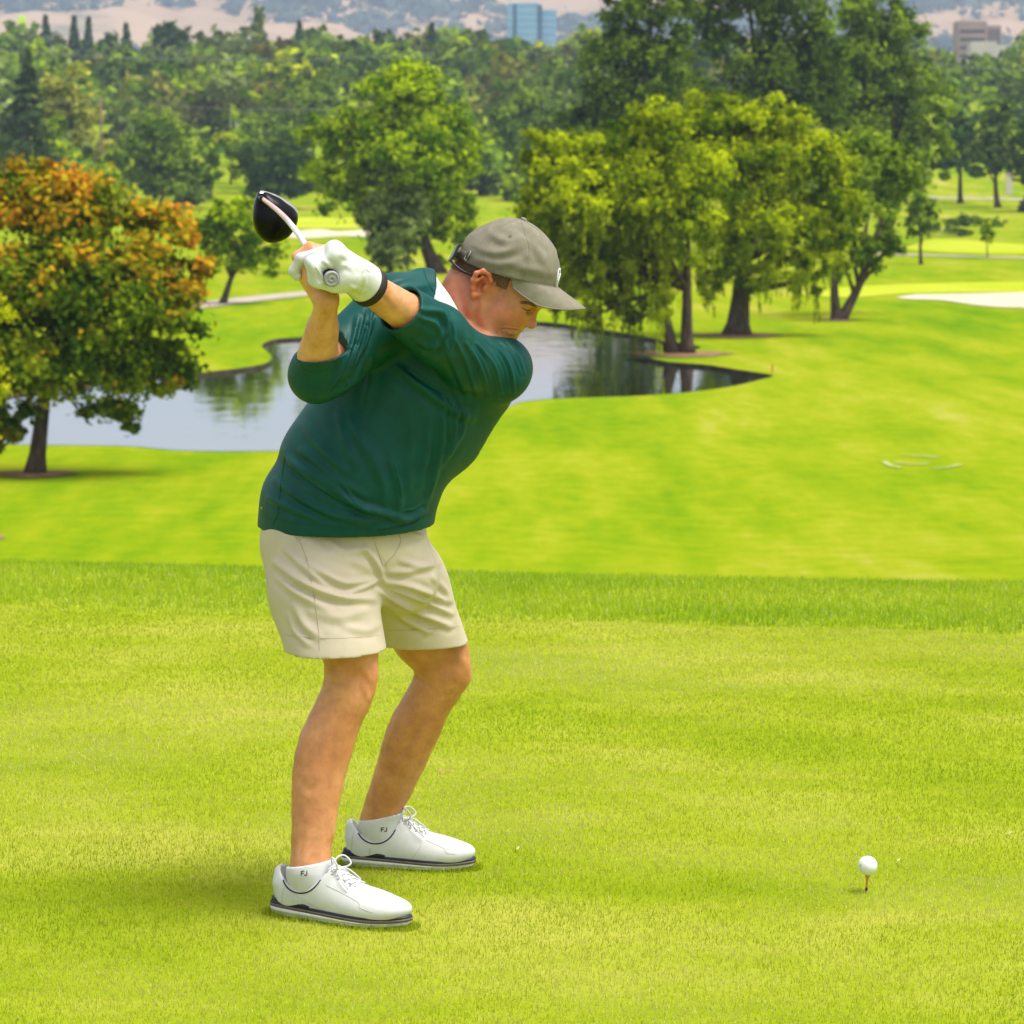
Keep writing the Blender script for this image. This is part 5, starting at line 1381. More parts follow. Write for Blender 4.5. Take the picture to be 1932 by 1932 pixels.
trim('side_seam', SOS, [[(566, 1022), (580, 1060), (590, 1110), (598, 1160), (602, 1200), (603, 1226)]], 0.0022, M_SEAM, shorts, h=0.0010)

# ---- socks and shoes
def sole_ring(z0, z1, grow0, grow1, fr, x_lo=-1.0, x_hi=1.0):
    """a slab following the shoe outline; z0, z1 functions of the place along the shoe"""
    n = 72; rows = []
    def outline(g):
        o = []
        for j in range(n):
            t = 2 * math.pi * j / n
            c, s = math.cos(t), math.sin(t)
            u = 0.5 + 0.5 * c
            w = 0.0375 + 0.0130 * math.exp(-((u - 0.70) / 0.23) ** 2) - 0.0015 * math.exp(-((u - 0.40) / 0.14) ** 2)
            x = 0.150 + (0.153 + g) * (abs(c) ** 0.86) * (1 if c > 0 else -1)
            y = (w + g) * (abs(s) ** 0.80) * (1 if s > 0 else -1)
            o.append((x, y))
        return o
    a, b = outline(grow0), outline(grow1)
    for (x, y) in a: rows.append(FT(fr, x, y, z0(x)))
    for (x, y) in b: rows.append(FT(fr, x, y, z1(x)))
    rows.append(FT(fr, 0.15, 0, z0(0.15))); rows.append(FT(fr, 0.15, 0, z1(0.15)))
    f4 = [(j, (j + 1) % n, n + (j + 1) % n, n + j) for j in range(n)]
    f3 = [(2 * n, (j + 1) % n, j) for j in range(n)] + [(2 * n + 1, n + j, n + (j + 1) % n) for j in range(n)]
    mb = MB(); mb.add(rows, f4); mb.f3.append(np.array(f3)); return mb

def shoe(fr, an, kn_, letters, label):
    dv_ = kn_ - an; lx = (dv_ @ fr[1]) / dv_[2]; ly = (dv_ @ fr[2]) / dv_[2]
    root = empty('shoe', FT(fr, 0.0, 0, 0)); 
    root.parent = person; root.matrix_parent_inverse = Matrix.Translation(-Vector(person.location))
    def kid(o): 
        o.parent = root; o.matrix_parent_inverse = Matrix.Translation(-Vector(root.location)); return o
    zb = lambda x: 0.004
    spring = lambda x: 0.006 * max(0, (x - 0.22) / 0.08) ** 2
    kid(sole_ring(lambda x: 0.001 + spring(x), lambda x: 0.010 + spring(x), -0.004, 0.0015, fr).build('outsole', M_SOLE))
    zt = lambda x: 0.021 - 0.018 * max(0, min(1, (x - 0.05) / 0.25)) * 0.55 + spring(x)
    kid(sole_ring(lambda x: 0.009 + spring(x), zt, 0.0020, 0.0030, fr).build('midsole', M_SOLE))
    kid(sole_ring(lambda x: zt(x) - 0.0005, lambda x: zt(x) + 0.0055, 0.0034, 0.0030, fr).build('welt', M_BROWN))
    kid(sole_ring(lambda x: zt(x) + 0.0050, lambda x: zt(x) + 0.0105 , 0.0026, 0.0016, fr).build('welt_stripe', M_NAVY))
    # upper
    u = Field(axis(-0.03, 0.33, 0.002), axis(-0.075, 0.075, 0.002), axis(0.0, 0.17, 0.002))
    u.ell((0.053, 0, 0.052), (0.049, 0.0345, 0.060), k=0.02)
    u.ell((0.100, 0, 0.056), (0.075, 0.0375, 0.058), k=0.02)
    u.cone((0.115, 0, 0.080), (0.165, 0, 0.058), 0.029, 0.030, k=0.03)
    u.ell((0.165, 0, 0.040), (0.090, 0.043, 0.042), k=0.02)
    u.ell((0.227, 0, 0.033), (0.0775, 0.0470, 0.0325), k=0.03)
    u.cone((0.118, 0, 0.094), (0.135, 0, 0.090), 0.015, 0.017, k=0.02)          # tongue
    u.cone((0.020, -0.008, 0.07), (0.019, -0.006, 0.093), 0.011, 0.009, k=0.02)  # heel tab
    u.cone((0.020, 0.008, 0.07), (0.019, 0.006, 0.093), 0.011, 0.009, k=0.02)
    u.ell((0.079, 0, 0.122), (0.053, 0.080, 0.061), k=0.010, op='sub')          # ankle opening
    u.ell((0.076, 0, 0.092), (0.058, 0.0295, 0.052), k=0.006, op='sub')
    u.cut((0, 0, 0.017), (0, 0, -1))
    uc, uF = u.mesh(0, 2)
    k = fr[3] / 0.300
    bend = lambda x: 0.006 * np.maximum(0, (x - 0.22) / 0.08) ** 2
    wc = fr[0] + uc[:, :1] * k * fr[1] + uc[:, 1:2] * k * fr[2]; wc[:, 2] = uc[:, 2] + bend(uc[:, 0])
    if np.linalg.det(np.stack([fr[1], fr[2], [0, 0, 1]])) < 0: uF = uF[:, ::-1]
    up = kid(link('upper', mesh_np('upper', wc, uF), None, M_SHOE))
    # sock
    sk = Field(axis(0.01, 0.15, 0.002), axis(-0.05, 0.05, 0.002), axis(0.03, 0.17, 0.002))
    sk.cone((0.082, 0, 0.05), (0.082, 0, 0.100), 0.0330, 0.0425, k=0.02).cone((0.082, 0, 0.098), (0.082 + lx * 0.052, ly * 0.052, 0.15), 0.0425, 0.0435, k=0.02)
    sk.ell((0.100, 0, 0.075), (0.030, 0.030, 0.030), k=0.02).ell((0.066, 0, 0.060), (0.043, 0.020, 0.034), k=0.02)
    sk.cut((0.082, 0, 0.116), (-0.22, 0, 1.0))
    sc_, sF = sk.mesh(0, 2)
    ws = fr[0] + sc_[:, :1] * k * fr[1] + sc_[:, 1:2] * k * fr[2]; ws[:, 2] = sc_[:, 2]
    if np.linalg.det(np.stack([fr[1], fr[2], [0, 0, 1]])) < 0: sF = sF[:, ::-1]
    so = link('sock', mesh_np('sock', ws, sF), person, M_WHITE_CLOTH)
    S2 = Surf(ws, sF)
    for nm, lines in letters:
        trim(nm, S2, lines, 0.0022, M_INK, so, h=0.0009)
    # collar lining, laces, seams
    S1 = Surf(wc, uF)
    def top(x, y):
        p = FT(fr, x, y, 0.2); h = S1.bvh.ray_cast(Vector(p), Vector((0, 0, -1)))
        return np.array(h[0]) if h[0] is not None else FT(fr, x, y, 0.06)
    for sg in (1, -1):
        ln_ = []
        for x in np.linspace(0.031, 0.126, 26):
            z = 0.122 - 0.061 * math.sqrt(max(0, 1 - ((x - 0.079) / 0.053) ** 2)) - 0.0022
            h = S1.bvh.ray_cast(Vector(FT(fr, x, 0.12 * sg, z)), Vector(-fr[2] * sg))
            if h[0] is not None: ln_.append(np.array(h[0]))
        if len(ln_) > 4: kid(MB().tube(ln_, 0.0017, 6).build('collar_binding', M_NAVY))
    lc = MB()
    xs = [0.132, 0.145, 0.158, 0.171, 0.184]
    for i, x in enumerate(xs):
        for sg in (1, -1):
            a = [top(x + 0.010 * t, sg * (0.019 - 0.038 * t)) + np.array([0, 0, 0.0022]) for t in np.linspace(0, 1, 7)]
            lc.tube(a, 0.0019, 6)
    kn = FT(fr, 0.133, 0, 0.112)
    D, S, Zv = fr[1], fr[2], np.array([0, 0, 1.0])
    loops = [[(0, 0, 0), (0.004, 0.012, 0.020), (0.014, 0.024, 0.026), (0.026, 0.028, 0.014), (0.022, 0.020, 0.002), (0, 0, 0)],
             [(0, 0, 0), (0.004, -0.012, 0.020), (0.014, -0.026, 0.022), (0.028, -0.028, 0.008), (0.020, -0.018, 0.0), (0, 0, 0)]]
    for lp in loops: lc.tube(spline([kn + D * q[0] + S * q[1] + Zv * q[2] for q in lp], 6), 0.0019, 6)
    for e_ in ([(0, 0, 0), (0.02, 0.02, -0.002), (0.045, 0.034, -0.022), (0.06, 0.038, -0.034)], [(0, 0, 0), (0.024, -0.02, -0.004), (0.05, -0.032, -0.026)]):
        lc.tube(spline([kn + D * q[0] + S * q[1] + Zv * q[2] for q in e_], 6), 0.0018, 6)
    kid(lc.build('lace', M_WHITE_CLOTH))
    ey = MB()
    for x in xs:
        for sg in (1, -1):
            c_ = top(x, sg * 0.021); t = np.linspace(0, 2 * math.pi, 10)
            ey.tube([c_ + D * 0.0024 * math.cos(q) + S * sg * 0.0022 * math.sin(q) + Zv * 0.0006 for q in t], 0.0009, 5, cap=False)
    kid(tag(ey.build('eyelet', M_SHOESEAM), kind='stuff'))
    return root, kid, S1, up

rs, rkid, RS1, rup = shoe(FR, R_ANK, R_KNEE, [
    ('sock_lettering', [[(568.5, 1643.5), (568.5, 1652)], [(568.5, 1643.8), (574.5, 1643.4)], [(568.5, 1647.8), (573.5, 1647.5)], [(579, 1643), (579, 1651)], [(579, 1651), (575, 1651.4), (574.6, 1649.5)]])], 'near')
ls, lkid, LS1, lup = shoe(FL, L_ANK, L_KNEE, [
    ('sock_lettering', [[(719.5, 1561.5), (719.5, 1569)], [(719.5, 1561.7), (725, 1561.4)], [(719.5, 1565.3), (724, 1565)], [(729.5, 1561), (729.5, 1568.3)], [(729.5, 1568.3), (726, 1568.6), (725.6, 1567)]])], 'far')
def seam(S1, kid, lines, w=0.0016, m=None, nm='seam'):
    for o in trim(nm, S1, lines, w, m or M_SHOESEAM, None, h=0.0006): kid(o)
seam(RS1, rkid, [[(615, 1670), (645, 1685), (676, 1703), (679, 1713), (703, 1722)], [(541, 1655), (533, 1690), (532, 1712)], [(523, 1700), (533, 1704)]])
seam(RS1, rkid, [[(547 + i * 1.2, 1680 + i * 5), (600 + i * 6, 1712 + i * 4), (660 + i * 9, 1736 + i * 1.6)] for i in range(5)], 0.0009, nm='side_line')
seam(RS1, rkid, [[(556, 1668), (566, 1671), (577, 1672)], [(558, 1671.5), (566, 1674), (576, 1675)]], 0.004, M_NAVY, 'lining_label')
seam(LS1, lkid, [[(700, 1600), (693, 1640), (698, 1600)], [(803, 1585), (836, 1600), (842, 1609), (858, 1612)], [(795, 1595), (775, 1625), (768, 1640)], [(668, 1565), (664, 1590), (663, 1625)]])
# heel plates
for fr, kid in ((FR, rkid), (FL, lkid)):
    mb = MB(); rows = []; n = 20
    for j in range(n + 1):
        t = math.radians(110 + 150 * j / n) - math.radians(5)
        c, s = math.cos(t), math.sin(t)
        for zz, g in ((0.028, 0.0025), (0.0395, 0.001), (0.0395, -0.004), (0.028, -0.004)):
            rows.append(FT(fr, 0.150 + (0.153 + g - 0.002) * (abs(c) ** 0.86) * (1 if c > 0 else -1), (0.0378 + g) * (abs(s) ** 0.8) * (1 if s > 0 else -1), zz - 0.004 * (j in (0, n))))
    f = [(4 * i + k_, 4 * i + (k_ + 1) % 4, 4 * i + 4 + (k_ + 1) % 4, 4 * i + 4 + k_) for i in range(n) for k_ in range(4)]
    kid(mb.add(rows, f).build('heel_plate', M_NAVY))

# ---- cap
def cap():
    root = empty('cap', H(0, 60, 0)); root.parent = person; root.matrix_parent_inverse = Matrix.Translation(-Vector(person.location))
    def kid(o): o.parent = root; o.matrix_parent_inverse = Matrix.Translation(-Vector(root.location)); return o
    c = Field(axis(HO[0] - 0.15, HO[0] + 0.17, 0.0024), axis(HO[1] - 0.115, HO[1] + 0.115, 0.0024), axis(HO[2] - 0.05, HO[2] + 0.20, 0.0024))
    c.ell(H(3, 58, 0), (0.0955, 0.085, 0.0800), HFR, k=0.0)
    c.ell(H(36, 74, 0), (0.079, 0.072, 0.0725), HFR, k=0.04)        # stiff front panels
    c.ell(H(-4, 40, 0), (0.092, 0.060, 0.0800), HFR, k=0.03)
    c.ell(H(-4, 84, 0), (0.062, 0.064, 0.064), HFR, k=0.03)
    V0 = c.V.copy()
    # lower edge: from nape (-96,15) past the ear (33,43) to the forehead (115,90)
    x, y, z = c.pts((slice(None),) * 3)
    f_ = ((x - HO[0]) * hf[0] + (y - HO[1]) * hf[1] + (z - HO[2]) * hf[2]) * 1000
    u_ = ((x - HO[0]) * hu[0] + (y - HO[1]) * hu[1] + (z - HO[2]) * hu[2]) * 1000
    s_ = ((x - HO[0]) * hs[0] + (y - HO[1]) * hs[1] + (z - HO[2]) * hs[2]) * 1000
    edge = np.interp(f_, [-110, -60, -20, 30, 75, 115], [16, 17, 27, 44, 62, 76])
    c.V = np.maximum(c.V, ((edge - u_) * 0.001).astype(np.float32))
    gap = np.sqrt(((s_) / 30) ** 2 + ((u_ - 32) / 26) ** 2) - 1                       # the opening over the strap
    c.V = np.where((f_ < -60), np.maximum(c.V, (-gap * 0.022).astype(np.float32)), c.V)
    c.V = c.V.astype(np.float32)
    co, F = c.mesh(0, 2)
    CF = [([(905, 470), (935, 478), (965, 470), (990, 455)], 9, 0.0035), ([(900, 488), (940, 497), (975, 492)], 9, 0.0028), ([(1000, 440), (1015, 470), (1030, 500)], 8, 0.0025),
          ([(925, 440), (955, 455), (985, 448)], 8, 0.002), ([(960, 500), (1000, 508), (1040, 515)], 9, 0.002), ([(985, 425), (1010, 440), (1030, 462)], 7, 0.0022)]
    co = folds(co, F, CF)
    cr = kid(link('crown', mesh_np('crown', co, F), None, M_CAP))
    S1 = Surf(co, F)
    def tr(nm, lines, w, m, h=0.0006):
        for o in trim(nm, S1, lines, w, m, None, h): kid(o)
    tr('panel_seam', [[(983, 416), (990, 440), (998, 470), (993, 500), (986, 526)], [(978, 414), (945, 428), (918, 455), (903, 492)], [(986, 416), (1010, 430), (1036, 447)]], 0.0022, M_CAPSEAM)
    tr('seam_stitching', [[(996, 455), (1000, 475), (997, 500), (990, 524)], [(988, 452), (993, 472), (988, 500), (981, 522)], [(938, 428), (913, 452), (898, 490)], [(944, 434), (920, 462), (909, 495)]], 0.0010, M_CAPSEAM, 0.0004)
    tr('edge_band', [[(871, 496), (890, 503), (915, 507), (945, 515), (970, 523)]], 0.0016, M_CAPSEAM)
    ey = MB()
    for (px, py) in ((962.7, 445.5), (914, 420)):
        a, b = S1.hit(px, py)
        if a is None: continue
        e = np.cross(b, [0, 0, 1.0]); e /= np.linalg.norm(e); g = np.cross(b, e)
        t = np.linspace(0, 2 * math.pi, 14)
        ey.tube([a + b * 0.0006 + 0.0030 * (e * math.cos(q) + g * math.sin(q)) for q in t], 0.0010, 6, cap=False)
    kid(tag(ey.build('eyelet', M_CAP), kind='stuff'))
    # button
    bt = Field(axis(HO[0] - 0.05, HO[0] + 0.12, 0.0015), axis(HO[1] - 0.03, HO[1] + 0.03, 0.0015), axis(HO[2] + 0.08, HO[2] + 0.18, 0.0015))
    bp = np.array(S1.bvh.find_nearest(Vector(H(-27, 175, 0)))[0])
    bt.ell(bp + hu * 0.001, (0.0075, 0.0045, 0.0075), HFR, k=0)
    b_, bF = bt.mesh(0, 1); kid(link('button', mesh_np('button', b_, bF), None, M_CAP))
    # peak: a curved sheet, arched across
    nu, nw = 34, 16; top = []; bot = []
    for i in range(nu):
        t = -1 + 2 * i / (nu - 1)
        ang = t * math.radians(88)
        # inner edge follows the front of the crown
        fi = 33 + 84 * math.cos(ang) ** 0.85 if abs(ang) < math.pi / 2 else 33
        si = 77.5 * math.sin(ang)
        ui = np.interp(fi, [30, 75, 118], [44, 62, 78])
        reach = 76 * (math.cos(ang * 0.97) ** 0.72)
        fo, so_ = fi + reach, si * (1.0 + 0.02 * math.cos(ang))
        uo = ui + 5 * math.cos(ang) - 4
        for j in range(nw):
            r = j / (nw - 1)
            f = fi + (fo - fi) * r; s = si + (so_ - si) * r
            u = ui + (uo - ui) * r - 30.0 * (r ** 1.5) * (abs(s) / 77.0) ** 1.8 * min(1.0, reach / 45.0) - 2 * r * r
            top.append(H(f, u + 1.3, s)); bot.append(H(f, u - 1.3, s))
    v = np.array(top + bot); n0 = nu * nw; fcs = []
    for i in range(nu - 1):
        for j in range(nw - 1):
            a = i * nw + j
            fcs.append((a, a + 1, a + nw + 1, a + nw)); fcs.append((n0 + a, n0 + a + nw, n0 + a + nw + 1, n0 + a + 1))
    rim = [i * nw + nw - 1 for i in range(nu)]
    for a, b in zip(rim[:-1], rim[1:]): fcs.append((a, n0 + a, n0 + b, b))
    inn = [i * nw for i in range(nu)]
    for a, b in zip(inn[:-1], inn[1:]): fcs.append((a, b, n0 + b, n0 + a))
    kid(MB().add(v, fcs).build('peak', M_CAP))
    pb = []
    for i in range(nu):
        pb.append((np.array(top[i * nw]) + np.array(bot[i * nw])) / 2 + hu * 0.001)
    kid(MB().tube(pb, 0.0016, 6).build('peak_seam', M_CAPSEAM))
    er = MB().tube([(np.array(top[i * nw + nw - 1]) + np.array(bot[i * nw + nw - 1])) / 2 for i in range(nu)], 0.0020, 6)
    kid(er.build('peak_edging', M_CAP))
    # strap and buckle at the nape
    st = MB()
    sp = [H(-95 + 24 * (abs(q) / 46.0) ** 2, 19 + 4 * (abs(q) / 46.0), q) for q in np.linspace(-46, 58, 22)]
    w = hu * 0.0085; o_ = []
    for p_ in sp:
        out = p_ - H(-10, 20, 0); out = out - hu * (out @ hu); out /= np.linalg.norm(out)
        o_ += [p_ - w + out * 0.001, p_ + w + out * 0.001, p_ + w + out * 0.0035, p_ - w + out * 0.0035]
    f = [(4 * i + k_, 4 * i + 4 + k_, 4 * i + 4 + (k_ + 1) % 4, 4 * i + (k_ + 1) % 4) for i in range(len(sp) - 1) for k_ in range(4)]
    kid(st.add(o_, f).build('strap', M_CAP))
    tr('strap_end', [[(864, 474), (874, 479.5), (886, 484)]], 0.0165, M_CAPSEAM, 0.0016)
    bk = MB(); c_, nb = S1.hit(884, 482)
    if c_ is not None:
        nb = nb if nb @ (CAM - c_) > 0 else -nb
        e = np.cross(nb, hu); e /= np.linalg.norm(e); g = np.cross(e, nb)
        q = [c_ + nb * 0.003 + e * a + g * b for a, b in ((-0.004, -0.0105), (0.004, -0.0105), (0.004, 0.0105), (-0.004, 0.0105), (-0.004, -0.0105))]
        bk.tube(q, 0.0011, 6)
        kid(bk.build('buckle', M_STEEL))
    # round white badge on the front panel
    bd = MB(); cen = np.array([(94, 107)]); rows = []
    def front(a, b):                  # a sideways mm, b upwards mm on the front panel
        o = H(60, 76, 0) + hs * a * 0.001 + hu * b * 0.001 + hf * 0.2
        h = S1.bvh.ray_cast(Vector(o), Vector(-hf))
        return np.array(h[0]) + hf * 0.0008
    ring = [front(2 + 19 * math.cos(t), 20 + 19 * math.sin(t)) for t in np.linspace(0, 2 * math.pi, 33)]
    bd.tube(ring, 0.0014, 5, cap=False)
    for l in ([(-7, 10), (-7, 30)], [(11, 10), (11, 30)], [(-7, 30), (11, 10)], [(-13, 22), (-7, 22)], [(11, 18), (17, 18)], [(2, 2), (2, 9)], [(2, 31), (2, 38)]):
        pts = [front(l[0][0] + (l[1][0] - l[0][0]) * t, l[0][1] + (l[1][1] - l[0][1]) * t) for t in np.linspace(0, 1, 7)]
        bd.tube(pts, 0.0017, 5)
    kid(bd.build('badge', M_WHITE_CLOTH))
    return root
cap()

# ---- glove on the left hand
gf = Field(axis(-0.46, -0.22, 0.0019), axis(-0.56, -0.33, 0.0019), axis(1.23, 1.44, 0.0019))
WRG = P(685, 533, -0.43)
fing = [(0.016, 0.88), (0.038, 1.0), (0.062, 1.06), (0.090, 1.04)]
for i, (a, q) in enumerate(fing):
    mcp = CL(a, 14 + 2 * i, 47 * q - 2 * i)
    pip, dip, tip = CL(a, -31 * q, 22 * q), CL(a, -25 * q, -13 * q), CL(a, 4, -24 * q)
    if i == 3: pip, dip, tip = CL(a + 0.012, -46, 24), CL(a + 0.018, -60, -2), CL(a + 0.016, -55, -12)
    gf.cone(WRG + E2 * (0.010 - 0.004 * i) - AX * (0.006 - 0.010 * i), mcp, 0.024, 0.0150, k=0.022)
    gf.chain([mcp, pip, dip, tip], [0.0140, 0.0118, 0.0112, 0.0098], k=0.005)
    gf.ell(mcp, (0.0162,) * 3, k=0.012)
gf.ell(CL(0.030, 40, 2), (0.034, 0.030, 0.036), [E1, E2, AX], k=0.025)
gf.ell(CL(0.020, 30, -10), (0.026, 0.020, 0.022), [E1, E2, AX], k=0.02)        # heel of the hand
gf.chain([CL(0.050, 40, 16), CL(0.075, 26, 26), CL(0.105, 12, 24), CL(0.125, 4, 20)], [0.017, 0.0145, 0.0125, 0.011], k=0.012)
gd = (L_EL - WRG) / np.linalg.norm(L_EL - WRG)
gf.cone(WRG - gd * 0.01, WRG + gd * 0.012, 0.0365, 0.0385, k=0.02)
gf.cone(BUTT - AX * 0.01, BUTT + AX * 0.2, 0.0145, 0.0145, k=0.004, op='sub')
gf.cut(WRG + gd * 0.012, gd)
GL_FOLDS = [([(598, 505), (606, 520), (612, 535)], 3.2, 0.0025), ([(640, 505), (652, 500), (668, 508)], 6, 0.002), ([(660, 540), (672, 545), (684, 548)], 4, 0.002), ([(690, 520), (688, 538), (680, 556)], 4, 0.0016),
            ([(668, 548), (680, 552), (690, 549)], 3, 0.0016), ([(610, 492), (622, 502), (626, 512)], 4, 0.0018), ([(646, 480), (664, 494), (684, 508)], 6, 0.0016)]
glove, gco, gF = body_part('glove', gf, person, M_GLOVE, 1, GL_FOLDS)
del gf
GS = Surf(gco, gF)
trim('glove_seam', GS, [[(600, 500), (607, 517), (616, 533), (632, 541)], [(650, 475), (672, 492), (698, 514)]], 0.0012, M_SHOESEAM, glove, h=0.0005)
# wristband
wb = MB(); rows = []; nb = 40
wc_ = WRG + gd * 0.018
ew = np.cross(gd, [0, 1.0, 0]); ew /= np.linalg.norm(ew); gw = np.cross(gd, ew)
for t, r in ((-0.0095, 0.0375), (-0.0095, 0.0412), (0.0095, 0.0422), (0.0095, 0.0385)):
    for j in range(nb):
        a = 2 * math.pi * j / nb
        rows.append(wc_ + gd * t + (ew * math.cos(a) + gw * math.sin(a) * 0.97) * r)
f = [(i * nb + j, i * nb + (j + 1) % nb, ((i + 1) % 4) * nb + (j + 1) % nb, ((i + 1) % 4) * nb + j) for i in range(4) for j in range(nb)]
wb.add(rows, f).build('wristband', M_BLACK, person)
# ================================================================== club, ball, tee, sunglasses
M_GRIP = noise_mat('grey_rubber_grip', (0.10, 0.10, 0.105), (0.2, 0.2, 0.21), scale=120, rough=0.7, bump=0.4, bscale=700)
M_GRIPCAP = noise_mat('light_grey_grip_cap', (0.26, 0.26, 0.27), (0.38, 0.38, 0.39), scale=120, rough=0.55, bump=0.3, bscale=500)
M_SHAFT = noise_mat('white_shaft_paint', (0.62, 0.60, 0.62), (0.72, 0.70, 0.72), scale=30, rough=0.25, spec=0.6)
M_SHAFTP = noise_mat('pink_shaft_paint', (0.62, 0.33, 0.32), (0.72, 0.44, 0.42), scale=60, rough=0.25, spec=0.6)
M_HEAD = noise_mat('glossy_black_lacquer', (0.004, 0.004, 0.005), (0.008, 0.008, 0.009), scale=20, rough=0.22, spec=0.12)
M_FACE = noise_mat('grey_club_face', (0.30, 0.30, 0.31), (0.42, 0.42, 0.43), scale=160, rough=0.35, metallic=0.6)
M_LENS = noise_mat('black_plastic', (0.004, 0.004, 0.004), (0.009, 0.009, 0.010), scale=40, rough=0.2, spec=0.5)

club = empty('golf_club', BUTT)
tag(club, 'black headed driver with white and pink shaft held behind his head', 'golf club')
MB().tube([BUTT + AX * t for t in (0.004, 0.09, 0.18, 0.27)], [0.0138, 0.0132, 0.0122, 0.0105], 20).build('grip', M_GRIP, club)
gc = MB()
prof = [(0.005, 0.0138), (0.003, 0.0150), (-0.003, 0.0156), (-0.0075, 0.0152), (-0.0090, 0.0138), (-0.0090, 0.0118), (-0.0078, 0.0108), (-0.0078, 0.0070), (-0.0088, 0.0062), (-0.0088, 0.0035), (-0.0070, 0.0026), (-0.0065, 0.0004)]
gc.tube([BUTT + AX * a for a, _ in prof], [b for _, b in prof], 28, cap=False)
# tube() follows its line, so the cap is turned by hand
n_ = 28; rows = []
for a, b in prof:
    for j in range(n_):
        t = 2 * math.pi * j / n_; rows.append(BUTT + AX * a + (E1 * math.cos(t) + E2 * math.sin(t)) * b)
f = [(i * n_ + j, i * n_ + (j + 1) % n_, (i + 1) * n_ + (j + 1) % n_, (i + 1) * n_ + j) for i in range(len(prof) - 1) for j in range(n_)]
MB().add(rows, f).build('grip_cap', M_GRIPCAP, club)
L_ = np.linalg.norm(HOSEL - BUTT)
sag = lambda t: np.array([0.006, 0, 0.010]) * math.sin(math.pi * t)
sp = [BUTT + (HOSEL - BUTT) * t + sag((t - 0.24) / 0.76) for t in np.linspace(0.24, 0.62, 10)]
MB().tube(sp, np.linspace(0.0072, 0.0062, 10), 14).build('shaft', M_SHAFT, club)
sp2 = [BUTT + (HOSEL - BUTT) * t + sag((t - 0.24) / 0.76) for t in np.linspace(0.62, 0.985, 12)]
MB().tube(sp2, np.linspace(0.0062, 0.0048, 12), 14).build('shaft_tip', M_SHAFTP, club)
# head: outline as the crown shows it, domed towards the grip
YH = 0.56
ol = [(488, 362), (498, 358.5), (515, 363), (532, 370), (550, 382), (564, 394), (568, 408), (565, 422), (557, 436), (548, 446), (536, 453), (522, 457.5), (508, 458), (495, 452), (486, 443), (480, 430), (477, 414), (478, 396), (481, 380)]
op = spline(ol + [ol[0]], 4)[:-1]
wp = np.array([P(x, y, YH) for x, y in op]); cen = wp.mean(0)
hn_ = (BUTT - HOSEL); hn_ = hn_ / np.linalg.norm(hn_)
hn_ = hn_ * 0.9 + np.array([0.12, 0, 0.22]); hn_ /= np.linalg.norm(hn_)        # the crown looks along the shaft and a little up
wp = wp - np.outer((wp - cen) @ hn_, hn_)
layers = [(0.0, 0.030), (0.25, 0.029), (0.5, 0.025), (0.72, 0.018), (0.88, 0.009), (0.965, 0.001), (1.0, -0.009), (0.985, -0.020), (0.93, -0.028), (0.8, -0.033), (0.5, -0.036), (0.0, -0.037)]
rows = []; n_ = len(wp)
for sc_, hh in layers:
    rows += list(cen + (wp - cen) * max(sc_, 0.001) + hn_ * hh)
f = [(i * n_ + j, i * n_ + (j + 1) % n_, (i + 1) * n_ + (j + 1) % n_, (i + 1) * n_ + j) for i in range(len(layers) - 1) for j in range(n_)]
hd = MB().add(rows, f).build('club_head', M_HEAD, club)
# face plate along the upper right edge, hosel
fa, fb = P(490, 360.5, YH), P(565.5, 395.5, YH)
fd = (fb - fa) / np.linalg.norm(fb - fa); fo = np.cross(fd, hn_); fo = fo if fo[2] > 0 else -fo
fp = MB(); rows = []
m = 22
for i in range(m):
    t = i / (m - 1); bulge = 0.0085 * math.sin(math.pi * t) ** 0.7
    wv = 0.012 * math.sin(math.pi * (0.08 + 0.84 * t)) ** 0.6
    c_ = fa + (fb - fa) * t + fo * (bulge - 0.001)
    c_ = c_ - hn_ * ((c_ - cen) @ hn_)
    rows += [c_ + hn_ * wv * 0.75 - fo * 0.006 + hn_ * 0.002, c_ + hn_ * wv * 0.55 + fo * 0.0015, c_ - hn_ * wv * 1.9 + fo * 0.0025, c_ - hn_ * wv * 2.2 - fo * 0.004]
f = [(4 * i + k_, 4 * i + 4 + k_, 4 * i + 4 + k_ + 1, 4 * i + k_ + 1) for i in range(m - 1) for k_ in range(3)]
fp.add(rows, f).build('face_plate', M_FACE, club)
MB().tube([HOSEL - AX * 0.040, HOSEL - AX * 0.012, HOSEL + AX * 0.02], [0.0058, 0.0066, 0.0075], 14).build('hosel', M_HEAD, club)
q = P(509, 437, YH) + hn_ * 0.024
e_a = fd; e_b = np.cross(hn_, fd)
MB().add([q + e_a * a + e_b * b + hn_ * h_ for a, b, h_ in ((-0.006, -0.002, 0), (0.002, -0.003, 0.0), (0.007, 0.001, 0), (0.001, 0.0035, 0), (-0.004, 0.002, 0), (0.0, 0.0, 0.0012))],
         [(0, 1, 5), (1, 2, 5), (2, 3, 5), (3, 4, 5), (4, 0, 5)]).build('alignment_mark', M_FACE, club)

